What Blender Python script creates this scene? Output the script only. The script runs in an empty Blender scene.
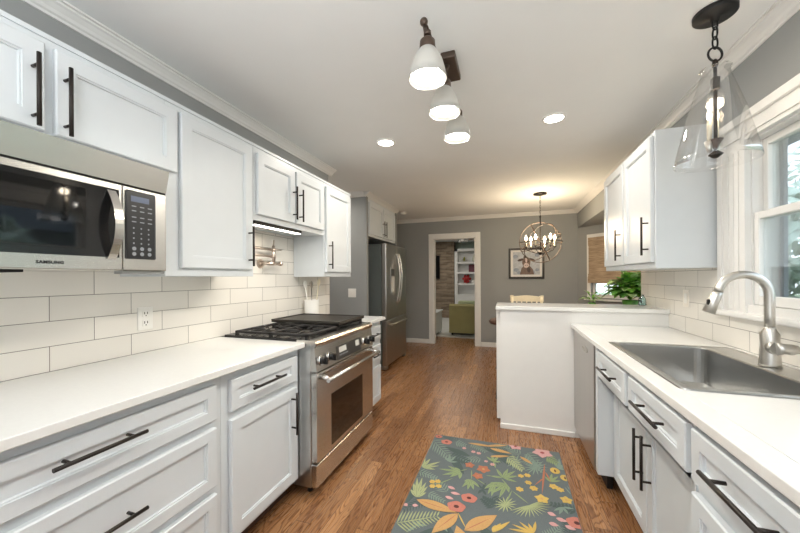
import bpy, bmesh, math, random
from mathutils import Vector, Matrix
random.seed(7)
PI = math.pi
C = bpy.context.scene.collection
SC = bpy.context.scene

# ---------------------------------------------------------------- camera, world, exposure
EYE = 1.2916
cam_data = bpy.data.cameras.new('camera')
cam = bpy.data.objects.new('camera', cam_data)
C.objects.link(cam)
cam_data.sensor_width = 36
cam_data.lens = 325.95/800*36
cam_data.shift_y = (277.77-266.5)/800
cam_data.clip_start = 0.02
cam.matrix_world = Matrix.Translation((0, 0, EYE)) @ Matrix.Rotation(0.3186, 4, 'Z') @ Matrix.Rotation(PI/2, 4, 'X') @ Matrix.Rotation(-0.0057, 4, 'Z')
SC.camera = cam

SC.view_settings.view_transform = 'Standard'
SC.view_settings.look = 'None'
SC.view_settings.gamma = 1
SC.view_settings.use_curve_mapping = False
SC.view_settings.exposure = 0.2

world = bpy.data.worlds.new('sky')
SC.world = world
world.use_nodes = True
wn = world.node_tree
wn.nodes.clear()
wo = wn.nodes.new('ShaderNodeOutputWorld'); wb = wn.nodes.new('ShaderNodeBackground')
wt = wn.nodes.new('ShaderNodeTexCoord'); ws = wn.nodes.new('ShaderNodeSeparateXYZ'); wr = wn.nodes.new('ShaderNodeValToRGB')
wn.links.new(wt.outputs['Generated'], ws.inputs[0]); wn.links.new(ws.outputs['Z'], wr.inputs[0])
wr.color_ramp.elements[0].color = (.80, .90, 1, 1); wr.color_ramp.elements[1].color = (.60, .80, 1, 1)
wn.links.new(wr.outputs[0], wb.inputs[0]); wn.links.new(wb.outputs[0], wo.inputs[0])
wb.inputs[1].default_value = 3.2

def lamp(name, kind, loc, power, color=(1, 1, 1), size=.1, size_y=None, rot=(0, 0, 0), spread=None, parent=None):
    d = bpy.data.lights.new(name, kind); d.energy = power; d.color = color
    if kind == 'AREA':
        d.size = size
        if size_y: d.shape = 'RECTANGLE'; d.size_y = size_y
        if spread: d.spread = spread
    else: d.shadow_soft_size = size
    o = bpy.data.objects.new(name, d); C.objects.link(o); o.location = loc; o.rotation_euler = rot
    return o
# unseen area lights added behind the camera as fill
lamp('rear_ceiling_fill', 'AREA', (-.35, -.75, 2.40), 9, (1, .97, .93), 1.6, 1.0)  # added fill under the ceiling, acting like room fixtures
lamp('rear_wall_fill', 'AREA', (-.3, -1.52, 1.5), 20, (.92, .96, 1), 2.2, 1.6, (PI/2, 0, 0))  # added cool fill at the rear wall, which has no window
lamp('ceiling_uplight_fill', 'AREA', (-.2, -.4, 1.65), 36, (.95, .98, 1), .8, .8, (PI, 0, 0))  # added uplight to brighten the ceiling, in the manner of bounced flash
for n_, l_, w_, h_, r_ in (('sink_window_portal', (1.30, 1.645, 1.56), .85, .85, (0, PI/2, 0)), ('bay_window_portal', (2.12, 4.85, 1.42), 1.0, .9, (0, PI/2, 0))):
    p_ = lamp(n_, 'AREA', l_, 1, (1, 1, 1), h_, w_, r_); p_.data.cycles.is_portal = True
lamp('hall_fill', 'AREA', (-2.4, 3.5, 2.38), 9, (1, .93, .84), .5, .5)  # unseen lamp added to brighten the grey wall beside the refrigerator
lamp('living_room_light', 'AREA', (-1.6, 8.6, 2.36), 26, (1, .93, .82), 1.8, 2.4)

# ---------------------------------------------------------------- materials
def lin(c): return tuple(((x/12.92) if x <= .04045 else ((x+.055)/1.055)**2.4) for x in c)
def rgb(r, g, b): return lin((r/255, g/255, b/255)) + (1,)
class NT:
    def __init__(s, name):
        s.m = bpy.data.materials.new(name); s.m.use_nodes = True; s.t = s.m.node_tree; s.t.nodes.clear()
        s.out = s.n('ShaderNodeOutputMaterial'); s.b = s.n('ShaderNodeBsdfPrincipled'); s.l(s.b.outputs[0], s.out.inputs[0])
    def n(s, kind, **k):
        x = s.t.nodes.new(kind)
        for a, b in k.items(): setattr(x, a, b)
        return x
    def l(s, a, b): s.t.links.new(a, b)
    def math(s, op, a, b=None, c=None):
        x = s.n('ShaderNodeMath', operation=op)
        for i, v in enumerate((a, b, c)):
            if v is None: continue
            if isinstance(v, (int, float)): x.inputs[i].default_value = v
            else: s.l(v, x.inputs[i])
        return x.outputs[0]
    def pos(s):
        g = s.n('ShaderNodeNewGeometry'); x = s.n('ShaderNodeSeparateXYZ'); s.l(g.outputs['Position'], x.inputs[0]); return g.outputs['Position'], x.outputs
    def comb(s, *v):
        x = s.n('ShaderNodeCombineXYZ')
        for i, a in enumerate(v):
            if isinstance(a, (int, float)): x.inputs[i].default_value = a
            else: s.l(a, x.inputs[i])
        return x.outputs[0]
    def ramp(s, fac, stops, mode='LINEAR'):
        x = s.n('ShaderNodeValToRGB'); x.color_ramp.interpolation = mode
        e = x.color_ramp.elements
        while len(e) < len(stops): e.new(.5)
        for q, (p, c) in zip(e, stops): q.position = p; q.color = c
        s.l(fac, x.inputs[0]); return x.outputs[0]
    def noise(s, vec, scale, detail=3, rough=.5):
        x = s.n('ShaderNodeTexNoise'); x.inputs['Scale'].default_value = scale; x.inputs['Detail'].default_value = detail; x.inputs['Roughness'].default_value = rough
        s.l(vec, x.inputs['Vector']); return x.outputs[0]
    def mix(s, fac, a, b, blend='MIX'):
        x = s.n('ShaderNodeMix', data_type='RGBA', blend_type=blend)
        for i, v in ((0, fac), (6, a), (7, b)):
            if isinstance(v, (int, float)): x.inputs[i].default_value = v
            elif isinstance(v, tuple): x.inputs[i].default_value = v
            else: s.l(v, x.inputs[i])
        return x.outputs[2]
    def bump(s, h, strength=.2, dist=.002):
        x = s.n('ShaderNodeBump'); x.inputs['Strength'].default_value = strength; x.inputs['Distance'].default_value = dist
        s.l(h, x.inputs['Height']); s.l(x.outputs[0], s.b.inputs['Normal'])
    def set(s, **k):
        for a, v in k.items():
            i = s.b.inputs[a.replace('_', ' ')]
            if isinstance(v, (int, float, tuple)): i.default_value = v
            else: s.l(v, i)
        return s
def simple(name, col, rough=.5, metal=0, vary=.04, scale=12, bump=0, bscale=150, **k):
    t = NT(name); p, _ = t.pos(); n = t.noise(p, scale)
    d = tuple(c*(1-vary) for c in col[:3])+(1,); u = tuple(min(1, c*(1+vary)) for c in col[:3])+(1,)
    t.set(Base_Color=t.ramp(n, [(.3, d), (.7, u)]), Roughness=rough, Metallic=metal)
    if bump: t.bump(t.noise(p, bscale), bump)
    for a, v in k.items(): t.set(**{a: v})
    return t.m
def emit(name, col, strength):
    t = NT(name); t.set(Base_Color=col, Emission_Color=col, Emission_Strength=strength, Roughness=.4); return t.m
def glass(name, col=(1, 1, 1, 1), rough=0, ior=1.45):
    t = NT(name); t.set(Base_Color=col, Roughness=rough, IOR=ior, Transmission_Weight=1.0); return t.m
def thin_glass(name, tint=(1, 1, 1, 1), refl=.08):
    t = NT(name); t.t.nodes.remove(t.b)
    tr = t.n('ShaderNodeBsdfTransparent'); gl = t.n('ShaderNodeBsdfGlossy'); mx = t.n('ShaderNodeMixShader'); fr = t.n('ShaderNodeLayerWeight')
    gl.inputs['Roughness'].default_value = .02; tr.inputs[0].default_value = tint; fr.inputs[0].default_value = .35
    f = t.math('ADD', t.math('MULTIPLY', fr.outputs['Fresnel'], .55), refl)
    t.l(f, mx.inputs[0]); t.l(tr.outputs[0], mx.inputs[1]); t.l(gl.outputs[0], mx.inputs[2]); t.l(mx.outputs[0], t.out.inputs[0]); return t.m
def brushed(name, col, rough=.28, along='Y', vary=.025):
    t = NT(name); p, x = t.pos()
    sc = {'X': (.6, 14, 14), 'Y': (14, .6, 14), 'Z': (14, 14, .6)}[along]
    v = t.comb(t.math('MULTIPLY', x[0], sc[0]), t.math('MULTIPLY', x[1], sc[1]), t.math('MULTIPLY', x[2], sc[2]))
    n = t.noise(v, 1, 2)
    t.set(Base_Color=t.ramp(n, [(.3, tuple(c*(1-vary) for c in col[:3])+(1,)), (.7, tuple(c*(1+vary) for c in col[:3])+(1,))]), Metallic=1.0, Roughness=rough)
    return t.m
def tiles(name, off):
    t = NT(name); p, x = t.pos()
    v = t.comb(t.math('ADD', x[1], 30.64+.1532-off), t.math('ADD', x[2], -.914+2.064*1), 0.0)
    b = t.n('ShaderNodeTexBrick'); b.offset = .5; b.offset_frequency = 2; b.squash = 1
    for k, q in (('Color1', rgb(238, 234, 226)), ('Color2', rgb(230, 226, 218)), ('Mortar', rgb(128, 122, 114)), ('Scale', 1.0), ('Mortar Size', .0014), ('Mortar Smooth', .1), ('Bias', 0.0), ('Brick Width', .3064), ('Row Height', .1032)):
        b.inputs[k].default_value = q
    t.l(v, b.inputs['Vector'])
    t.set(Base_Color=b.outputs[0], Roughness=t.ramp(b.outputs['Fac'], [(0, (.16, .16, .16, 1)), (1, (.8, .8, .8, 1))]))
    t.bump(t.math('ADD', t.math('MULTIPLY', b.outputs['Fac'], -1.0), t.math('MULTIPLY', t.noise(p, 9, 2), .35)), .35, .0015)
    return t.m
def wood_floor(name):
    t = NT(name); p, x = t.pos(); W = .083; LN = .95
    cx = t.math('DIVIDE', x[0], W); ix = t.math('FLOOR', cx)
    w1 = t.n('ShaderNodeTexWhiteNoise', noise_dimensions='1D'); t.l(ix, w1.inputs['W'])
    cy = t.math('ADD', t.math('DIVIDE', x[1], LN), t.math('MULTIPLY', w1.outputs[0], 7.3)); iy = t.math('FLOOR', cy)
    w2 = t.n('ShaderNodeTexWhiteNoise', noise_dimensions='2D'); t.l(t.comb(ix, iy, 0.0), w2.inputs['Vector'])
    base = t.ramp(w2.outputs[0], [(0, rgb(138, 98, 66)), (.35, rgb(156, 113, 77)), (.7, rgb(168, 123, 84)), (1, rgb(186, 140, 99))])
    offs = t.math('MULTIPLY', w2.outputs[0], 37.0)
    # cathedral grain: distorted bands stretched along the board
    gv = t.comb(t.math('ADD', t.math('MULTIPLY', x[0], 8.0), offs), t.math('ADD', t.math('MULTIPLY', x[1], 1.3), offs), 0.0)
    wn_ = t.noise(gv, 1.6, 2, .5)
    band = t.math('FRACT', t.math('MULTIPLY', wn_, 15.0))
    bandm = t.ramp(band, [(0, (1, 1, 1, 1)), (.14, (.7, .7, .7, 1)), (.34, (.1, .1, .1, 1)), (.85, (0, 0, 0, 1)), (1, (.8, .8, .8, 1))])
    fv = t.comb(t.math('MULTIPLY', x[0], 150.0), t.math('MULTIPLY', x[1], 5.0), offs)
    fine = t.noise(fv, 1, 3, .6)
    c1 = t.mix(t.math('MULTIPLY', bandm, .85), base, rgb(92, 54, 30))
    c2 = t.mix(t.math('MULTIPLY', t.ramp(fine, [(.42, (0, 0, 0, 1)), (.62, (1, 1, 1, 1))]), .22), c1, rgb(100, 60, 34))
    fx = t.math('FRACT', cx); fy = t.math('FRACT', cy)
    sx = t.math('LESS_THAN', t.math('MINIMUM', fx, t.math('SUBTRACT', 1.0, fx)), .016)
    sy = t.math('LESS_THAN', t.math('MINIMUM', fy, t.math('SUBTRACT', 1.0, fy)), .0016)
    seam = t.math('MAXIMUM', sx, sy)
    c3 = t.mix(t.math('MULTIPLY', seam, .75), c2, rgb(50, 30, 18))
    t.set(Base_Color=c3, Roughness=t.math('MULTIPLY_ADD', fine, .12, .22))
    t.bump(t.math('ADD', t.math('MULTIPLY', seam, -1.0), t.math('MULTIPLY', fine, .15)), .25, .001)
    return t.m
def stone_wall(name):
    t = NT(name); p, x = t.pos()
    v = t.comb(x[0], x[2], 0.0)
    b = t.n('ShaderNodeTexBrick'); b.offset = .43
    for k, q in (('Color1', rgb(150, 132, 110)), ('Color2', rgb(108, 92, 76)), ('Mortar', rgb(84, 70, 58)), ('Scale', 1.0), ('Mortar Size', .006), ('Brick Width', .34), ('Row Height', .085), ('Bias', 0.0)): b.inputs[k].default_value = q
    t.l(v, b.inputs['Vector'])
    n = t.noise(t.comb(t.math('MULTIPLY', x[0], 3.0), 0.0, t.math('MULTIPLY', x[2], 12.0)), 1, 3)
    t.set(Base_Color=t.mix(t.ramp(n, [(.35, (0, 0, 0, 1)), (.65, (.6, .6, .6, 1))]), b.outputs[0], rgb(172, 156, 136)), Roughness=.8)
    t.bump(t.math('ADD', n, b.outputs['Fac']), .5, .02); return t.m
M = {}
M['paint'] = simple('cabinet_paint', rgb(212, 217, 220), .36, vary=.01)
M['trim'] = simple('trim_paint', rgb(230, 229, 226), .4, vary=.01)
M['ceil'] = simple('ceiling_paint', rgb(236, 237, 236), .9, vary=.012, scale=3, bump=.05)
M['wall'] = simple('grey_wall_paint', rgb(151, 153, 152), .85, vary=.015, scale=4, bump=.05)
M['quartz'] = simple('white_quartz', rgb(228, 228, 225), .14, vary=.012, scale=60)
M['tileL'] = tiles('subway_tile_left', .8195); M['tileR'] = tiles('subway_tile_right', 2.379)
M['floor'] = wood_floor('oak_floor'); M['stone'] = stone_wall('stacked_stone')
M['ss'] = brushed('stainless', (.62, .60, .57, 1), .27, 'Y'); M['ssz'] = brushed('stainless_vertical', (.50, .48, .46, 1), .30, 'Z')
M['ssx'] = brushed('stainless_across', (.60, .60, .59, 1), .30, 'X')
M['sink'] = brushed('sink_steel', (.56, .56, .55, 1), .28, 'Y'); M['nickel'] = simple('brushed_nickel', (.58, .56, .52, 1), .34, 1.0)
M['chrome'] = simple('chrome', (.8, .8, .8, 1), .1, 1.0)
M['brass'] = simple('aged_nickel', (.64, .55, .48, 1), .3, 1.0)
M['bronze'] = simple('dark_bronze', rgb(44, 38, 34), .38, .5)
M['toe'] = simple('toe_wood_shaded', rgb(74, 50, 36), .6); M['umber'] = simple('umber_bronze', rgb(86, 72, 62), .4, .5)  # toe kick: dark brown wood, with the shade under the cabinets in its colour
M['black'] = simple('black_iron', rgb(30, 29, 29), .5, .2); M['iron'] = simple('cast_iron', rgb(40, 38, 37), .6, .1, bump=.2, bscale=500)
M['griddle'] = simple('griddle_metal', rgb(64, 60, 55), .42, .6, bump=.08)
M['gloss'] = simple('black_glass', rgb(14, 14, 15), .04); M['gap'] = simple('dark_gap', rgb(18, 18, 18), .8)
M['glasspane'] = thin_glass('window_glass'); M['shade'] = thin_glass('pendant_glass', (.99, .99, .99, 1), .06)
M['plastic'] = simple('white_plastic', rgb(240, 238, 232), .3, vary=.01)
M['keys'] = simple('key_print', rgb(150, 155, 160), .5); M['lcd'] = simple('display', rgb(92, 104, 128), .3)
M['lcdw'] = simple('display_pale', rgb(205, 205, 200), .4); M['panel'] = simple('display_panel', rgb(58, 56, 54), .3)
M['bulb'] = emit('warm_bulb', (1, .84, .62, 1), 9); M['bulbw'] = emit('lit_lens', (1, .96, .88, 1), 9); M['led'] = emit('led_strip', (1, .96, .88, 1), 6)
M['frost'] = NT('frosted_glass').set(Base_Color=rgb(206, 204, 198), Roughness=.35, Transmission_Weight=.25, IOR=1.3).m
M['fridgeside'] = simple('fridge_side', rgb(92, 98, 96), .5); M['green'] = simple('green_fabric', rgb(166, 158, 108), .9, bump=.2)
M['carpet'] = simple('pale_carpet', rgb(188, 188, 184), .95, bump=.3); M['brownseat'] = simple('brown_leather', rgb(92, 66, 52), .5)
M['cream'] = simple('cream_paint', rgb(232, 222, 196), .45); M['candle'] = simple('candle_sleeve', rgb(230, 222, 200), .5)
M['leaf'] = simple('leaf_green', rgb(120, 178, 66), .4, vary=.3, scale=40); M['leafd'] = simple('leaf_mid', rgb(92, 150, 62), .4, vary=.3, scale=30)
M['leafp'] = simple('leaf_pale', rgb(178, 205, 135), .4, vary=.2, scale=40)
M['tree'] = simple('tree_leaves', rgb(196, 212, 194), .7, vary=.35, scale=6); M['bark'] = simple('bark', rgb(90, 78, 66), .9)
M['grass'] = simple('lawn', rgb(150, 165, 130), .95, vary=.2, scale=3); M['siding'] = simple('grey_siding', rgb(150, 158, 164), .7); M['roof'] = simple('roof_shingle', rgb(110, 118, 124), .9)
def shade_mat():
    t = NT('woven_shade'); p, x = t.pos(); w = t.noise(t.comb(t.math('MULTIPLY', x[0], 8.0), t.math('MULTIPLY', x[1], 8.0), t.math('MULTIPLY', x[2], 160.0)), 1, 3)
    t.set(Base_Color=t.ramp(w, [(.35, rgb(144, 124, 104)), (.65, rgb(190, 168, 142))]), Roughness=.9); t.bump(w, .4, .002); return t.m
M['woven'] = shade_mat()

# ---------------------------------------------------------------- mesh helpers (world coordinates)
WL = {}
def bm_new(): return bmesh.new()
def box(bm, x0, x1, y0, y1, z0, z1, bev=0, mi=0, seg=1):
    if x0 > x1: x0, x1 = x1, x0
    if y0 > y1: y0, y1 = y1, y0
    r = bmesh.ops.create_cube(bm, size=1, matrix=Matrix.Translation(((x0+x1)/2, (y0+y1)/2, (z0+z1)/2)) @ Matrix.Diagonal((x1-x0, y1-y0, z1-z0, 1)))
    vs = r['verts']; fs = {f for v in vs for f in v.link_faces}
    for f in fs: f.material_index = mi
    if bev:
        es = list({e for v in vs for e in v.link_edges})
        q = bmesh.ops.bevel(bm, geom=es, offset=bev, segments=seg, affect='EDGES', profile=.5)
        for f in q['faces']: f.material_index = mi
    return bm
def lathe(bm, cx, cy, prof, n=24, mi=0, smooth=True, M4=None, cap=True):
    rings = []
    for r, z in prof:
        ring = []
        for i in range(n):
            a = 2*PI*i/n; v = Vector((r*math.cos(a), r*math.sin(a), z))
            v = (M4 @ v) if M4 else v+Vector((cx, cy, 0))
            ring.append(bm.verts.new(v))
        rings.append(ring)
    for a, b in zip(rings, rings[1:]):
        for i in range(n):
            f = bm.faces.new((a[i], a[(i+1) % n], b[(i+1) % n], b[i])); f.smooth = smooth; f.material_index = mi
    if cap:
        for ring, fl in ((rings[0], True), (rings[-1], False)):
            f = bm.faces.new(list(reversed(ring)) if fl else ring); f.material_index = mi
    return bm
def frame(d):
    d = Vector(d).normalized(); up = Vector((0, 0, 1)) if abs(d.z) < .9 else Vector((1, 0, 0))
    a = d.cross(up).normalized(); return a, d.cross(a)
def tube(bm, pts, r, n=10, mi=0, closed=False, cap=True):
    pts = [Vector(p) for p in pts]; N = len(pts); rings = []; pa = None
    for i, p in enumerate(pts):
        if closed: d = pts[(i+1) % N]-pts[i-1]
        else: d = (pts[min(i+1, N-1)]-pts[max(i-1, 0)])
        d.normalize()
        if pa is None: a, b = frame(d)
        else:
            a = (pa-d*pa.dot(d)).normalized(); b = d.cross(a)
        pa = a; rr = r[i] if isinstance(r, (list, tuple)) else r
        rings.append([bm.verts.new(p+a*rr*math.cos(2*PI*k/n)+b*rr*math.sin(2*PI*k/n)) for k in range(n)])
    prs = list(zip(rings, rings[1:])) + ([(rings[-1], rings[0])] if closed else [])
    for A, B in prs:
        for k in range(n):
            f = bm.faces.new((A[k], A[(k+1) % n], B[(k+1) % n], B[k])); f.smooth = True; f.material_index = mi
    if cap and not closed:
        for q in (list(reversed(rings[0])), rings[-1]):
            f = bm.faces.new(q); f.material_index = mi
    return bm
def cyl(bm, p0, p1, r, n=20, mi=0, r2=None): return tube(bm, [p0, p1], [r, r2 if r2 is not None else r], n, mi)
def prism(bm, prof, axis, a0, a1, mi=0, m0=None, m1=None):
    """extrude a closed 2-D profile (p, z) along X or Y"""
    def P(p, z, t): return (t, p, z) if axis == 'X' else (p, t, z)
    A = [bm.verts.new(P(p, z, a0 + (m0*k[0] if m0 else 0))) for k in [(p_[0],) for p_ in prof] for p, z in [prof[[q[0] for q in prof].index(k[0])]]] if False else [bm.verts.new(P(p, z, a0)) for p, z in prof]
    B = [bm.verts.new(P(p, z, a1)) for p, z in prof]; n = len(prof)
    for i in range(n):
        f = bm.faces.new((A[i], A[(i+1) % n], B[(i+1) % n], B[i])); f.material_index = mi
    bm.faces.new(list(reversed(A))).material_index = mi; bm.faces.new(B).material_index = mi
    return bm
def quad(bm, pts, mi=0):
    f = bm.faces.new([bm.verts.new(p) for p in pts]); f.material_index = mi; return f
def link(name, bm, mats, parent=None, loc=None, fix=True):
    if fix: bmesh.ops.recalc_face_normals(bm, faces=bm.faces)
    if parent is not None: off = WL[parent.name]
    elif loc is not None: off = Vector(loc)
    else:
        xs = [v.co for v in bm.verts]
        off = Vector(((min(v.x for v in xs)+max(v.x for v in xs))/2, (min(v.y for v in xs)+max(v.y for v in xs))/2, min(v.z for v in xs)))
    bmesh.ops.translate(bm, verts=bm.verts, vec=-off)
    me = bpy.data.meshes.new(name); bm.to_mesh(me); bm.free()
    for m in (mats if isinstance(mats, (list, tuple)) else [mats]): me.materials.append(M[m] if isinstance(m, str) else m)
    o = bpy.data.objects.new(name, me); C.objects.link(o)
    if parent is not None: o.parent = parent
    else: o.location = off
    WL[o.name] = off
    return o
def tag(o, label, cat, group=None, kind=None):
    if label: o['label'] = label
    if cat: o['category'] = cat
    if group: o['group'] = group
    if kind: o['kind'] = kind
    return o
def thing(name, label, cat, loc, group=None):
    o = bpy.data.objects.new(name, None); C.objects.link(o); o.location = loc; o.empty_display_size = .1; WL[o.name] = Vector(loc)
    return tag(o, label, cat, group)
def struct(name, bm, mats, label=None):
    o = link(name, bm, mats); o['kind'] = 'structure'
    if label: o['label'] = label
    return o
def copy_tree(o, loc, label=None, name=None):
    c = o.copy(); C.objects.link(c); c.location = loc
    if label: c['label'] = label
    for ch in o.children:
        d = ch.copy(); C.objects.link(d); d.parent = c
        for g in ch.children:
            e = g.copy(); C.objects.link(e); e.parent = d
    return c
def arc(cx, cy, r, a0, a1, n): return [(cx+r*math.cos(a0+(a1-a0)*i/n), cy+r*math.sin(a0+(a1-a0)*i/n)) for i in range(n+1)]

def shaker(bm, nx, xf, y0, y1, z0, z1, t=.02, fw=.055, rec=.011, mi=0):
    """door or drawer front whose face looks along nx (+1/-1) in X"""
    def ring(x, i, bev=0): return [bm.verts.new((x, y, z)) for y, z in ((y0+i, z0+i), (y1-i, z0+i), (y1-i, z1-i), (y0+i, z1-i))]
    R = [ring(xf-nx*t, 0), ring(xf-nx*.004, 0), ring(xf, .004), ring(xf, fw), ring(xf-nx*.004, fw+.001), ring(xf-nx*.004, fw+.006), ring(xf-nx*rec, fw+.008)]
    for a, b in zip(R, R[1:]):
        for i in range(4): bm.faces.new((a[i], a[(i+1) % 4], b[(i+1) % 4], b[i])).material_index = mi
    bm.faces.new(R[-1]).material_index = mi; bm.faces.new(list(reversed(R[0]))).material_index = mi
    return bm
def handle(nx, xf, y, z, parent, vert=True, L=.235, post=.16, off=.036, r=.0062):
    bm = bm_new(); xb = xf+nx*off
    if vert:
        cyl(bm, (xb, y, z-L/2), (xb, y, z+L/2), r, 12)
        for s in (-1, 1): cyl(bm, (xf+nx*.0005, y, z+s*post/2), (xb, y, z+s*post/2), r*.8, 10)
    else:
        cyl(bm, (xb, y-L/2, z), (xb, y+L/2, z), r, 12)
        for s in (-1, 1): cyl(bm, (xf+nx*.0005, y+s*post/2, z), (xb, y+s*post/2, z), r*.8, 10)
    return link('handle', bm, 'bronze', parent)
def door(parent, nx, xf, y0, y1, z0, z1, hy=None, hz=None, vert=True, fw=.055, name='door', L=.235, post=.16):
    d = link(name, shaker(bm_new(), nx, xf, y0, y1, z0, z1, fw=fw), 'paint', parent)
    if hy is not None: handle(nx, xf, hy, hz, d, vert, L, post)
    return d

# ================================================================= ROOM SHELL
XL, XR, YE, YW, YF, ZC = -1.795, 1.144, -1.6, 3.04, 6.26, 2.44
bm = bm_new(); box(bm, -3.4, 1.40, -1.75, 10.9, -.12, 0); box(bm, 1.40, 2.12, 3.4, 6.4, -.12, 0); struct('floor', bm, 'floor', 'oak strip floor running away from the camera')
bm = bm_new(); box(bm, -3.4, 1.40, -1.75, 10.9, ZC, ZC+.12); struct('ceiling', bm, 'ceil')
bm = bm_new(); box(bm, XL-.12, XL, YE, YW, 0, ZC); struct('wall_left', bm, 'wall')
bm = bm_new(); box(bm, -3.4, 1.40, YE-.12, YE, 0, ZC); struct('wall_rear', bm, 'wall')
bm = bm_new(); box(bm, -3.1, -3.0, YW-.12, 4.0, 0, ZC); box(bm, -3.0, XL-.12, YW-.12, YW, 0, ZC); struct('wall_hall', bm, 'wall')
bm = bm_new(); box(bm, -3.1, -1.80, 4.0, 4.05, 0, ZC); box(bm, -2.5, -1.80, 5.20, 5.26, 0, ZC); box(bm, -2.56, -2.5, 4.05, YF, 0, ZC); struct('wall_fridge_alcove', bm, 'wall')
# right wall with the window opening over the sink
WY0, WY1, WZ0, WZ1 = 1.22, 2.07, 1.145, 1.965
bm = bm_new()
for a in ((YE, WY0, 0, ZC), (WY1, 3.45, 0, ZC), (WY0, WY1, 0, WZ0), (WY0, WY1, WZ1, ZC)): box(bm, XR, XR+.13, *a)
struct('wall_right', bm, 'wall')
bm = bm_new(); box(bm, XR, XR+.10, 3.45, YF, 2.13, ZC); struct('wall_bay_header', bm, 'wall')
# far wall with doorway to the living room
DX0, DX1, DZ = -1.375, -.570, 2.05
bm = bm_new(); box(bm, -3.1, DX0, YF, YF+.12, 0, ZC); box(bm, DX1, 1.3, YF, YF+.12, 0, ZC); box(bm, DX0, DX1, YF, YF+.12, DZ, ZC); struct('wall_far', bm, 'wall')
# bay: two angled walls and a middle wall, built in plan segments with a window hole each
def seg_wall(name, p, q, z0, z1, hole=None, th=.1, mat='wall'):
    p = Vector(p); q = Vector(q); d = (q-p); L = d.length; d.normalize(); n = Vector((d.y, -d.x))   # n points outwards
    if n.x < 0: n = -n
    bm = bm_new()
    def blk(a, b, c, e):
        P = [p+d*a, p+d*b, p+d*b+n*th, p+d*a+n*th]
        lo = [bm.verts.new((v.x, v.y, c)) for v in P]; hi = [bm.verts.new((v.x, v.y, e)) for v in P]
        bm.faces.new(lo); bm.faces.new(hi)
        for i in range(4): bm.faces.new((lo[i], lo[(i+1) % 4], hi[(i+1) % 4], hi[i]))
    if hole:
        a, b, c, e = hole
        blk(0, a, z0, z1); blk(b, L, z0, z1); blk(a, b, z0, c); blk(a, b, e, z1)
    else: blk(0, L, z0, z1)
    return bm, p, d, n
def seg_box(bm, p, d, n, a, b, o0, o1, z0, z1, mi=0):
    P = [p+d*a+n*o0, p+d*b+n*o0, p+d*b+n*o1, p+d*a+n*o1]
    lo = [bm.verts.new((v.x, v.y, z0)) for v in P]; hi = [bm.verts.new((v.x, v.y, z1)) for v in P]
    fs = [bm.faces.new(lo), bm.faces.new(hi)]+[bm.faces.new((lo[i], lo[(i+1) % 4], hi[(i+1) % 4], hi[i])) for i in range(4)]
    for f in fs: f.material_index = mi
BAY = [((XR, YF), (2.0, YF-.856)), ((2.0, YF-.856), (2.0, 4.306)), ((2.0, 4.306), (XR, 3.45))]
HOLE = (.235, .98, .95, 1.90)
wn_i = 2
for i, (p, q) in enumerate(BAY):
    hole = HOLE if i != 1 else (.15, .95, .95, 1.90)
    bm, P, D, N = seg_wall('wall', p, q, 0, 2.2, hole)
    struct('wall_bay_'+('far', 'middle', 'near')[i], bm, 'wall')
    a, b, c, e = hole
    bm = bm_new()
    for (u, v, z0, z1) in ((a-.06, a, c-.02, e+.09), (b, b+.06, c-.02, e+.09), (a-.002, b+.002, e, e+.09)): seg_box(bm, P, D, N, u, v, -.018, 0.001, z0, z1)
    seg_box(bm, P, D, N, a-.1, b+.1, -.045, .0, c-.045, c-.02)
    w = struct('window_%d' % wn_i, bm, 'trim'); wn_i += 1
    bm = bm_new()
    for (u, v, z0, z1) in ((a, a+.045, c, e), (b-.045, b, c, e), (a, b, c, c+.05), (a, b, e-.045, e), (a, b, (c+e)/2-.02, (c+e)/2+.02)): seg_box(bm, P, D, N, u, v, .04, .075, z0, z1)
    for k in (1, 2): seg_box(bm, P, D, N, a+(b-a)*k/3-.008, a+(b-a)*k/3+.008, .05, .068, c, e)
    for k in (.25, .75): seg_box(bm, P, D, N, a, b, .05, .068, c+(e-c)*k-.008, c+(e-c)*k+.008)
    link('sash', bm, 'trim', w)
    bm = bm_new(); seg_box(bm, P, D, N, a+.01, b-.01, .057, .060, c+.01, e-.01); link('pane', bm, 'glasspane', w)
    if i == 0:      # woven roman shade
        sh = bm_new()
        for z0, z1, o in ((1.27, 1.90, .030), (1.80, 1.93, .042), (1.24, 1.34, .045), (1.19, 1.29, .055)): seg_box(sh, P, D, N, a+.0-.01, b+.01, -.02-o, -.02, z0, z1)
        tag(link('roman_shade', sh, 'woven'), 'brown woven roman shade lowered halfway over the bay window', 'window shade')
bm = bm_new()
lo = [bm.verts.new(v) for v in ((XR+.10, YF, 2.13), (2.1, YF-.8, 2.13), (2.1, 4.25, 2.13), (XR+.1, 3.45, 2.13))]; hi = [bm.verts.new(v.co+Vector((0, 0, .1))) for v in lo]
bm.faces.new(lo); bm.faces.new(hi)
for i in range(4): bm.faces.new((lo[i], lo[(i+1) % 4], hi[(i+1) % 4], hi[i]))
struct('ceiling_bay', bm, 'wall')

# tiled backsplashes
bm = bm_new(); box(bm, XL, XL+.008, YE, YW, .914, 1.72); struct('trim_backsplash_left', bm, 'tileL')
bm = bm_new(); box(bm, XR-.008, XR, WY1+.22, 3.45, .914, 1.36); box(bm, XR-.008, XR, YE, WY1+.22, .914, 1.085); struct('trim_backsplash_right', bm, 'tileR')

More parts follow.
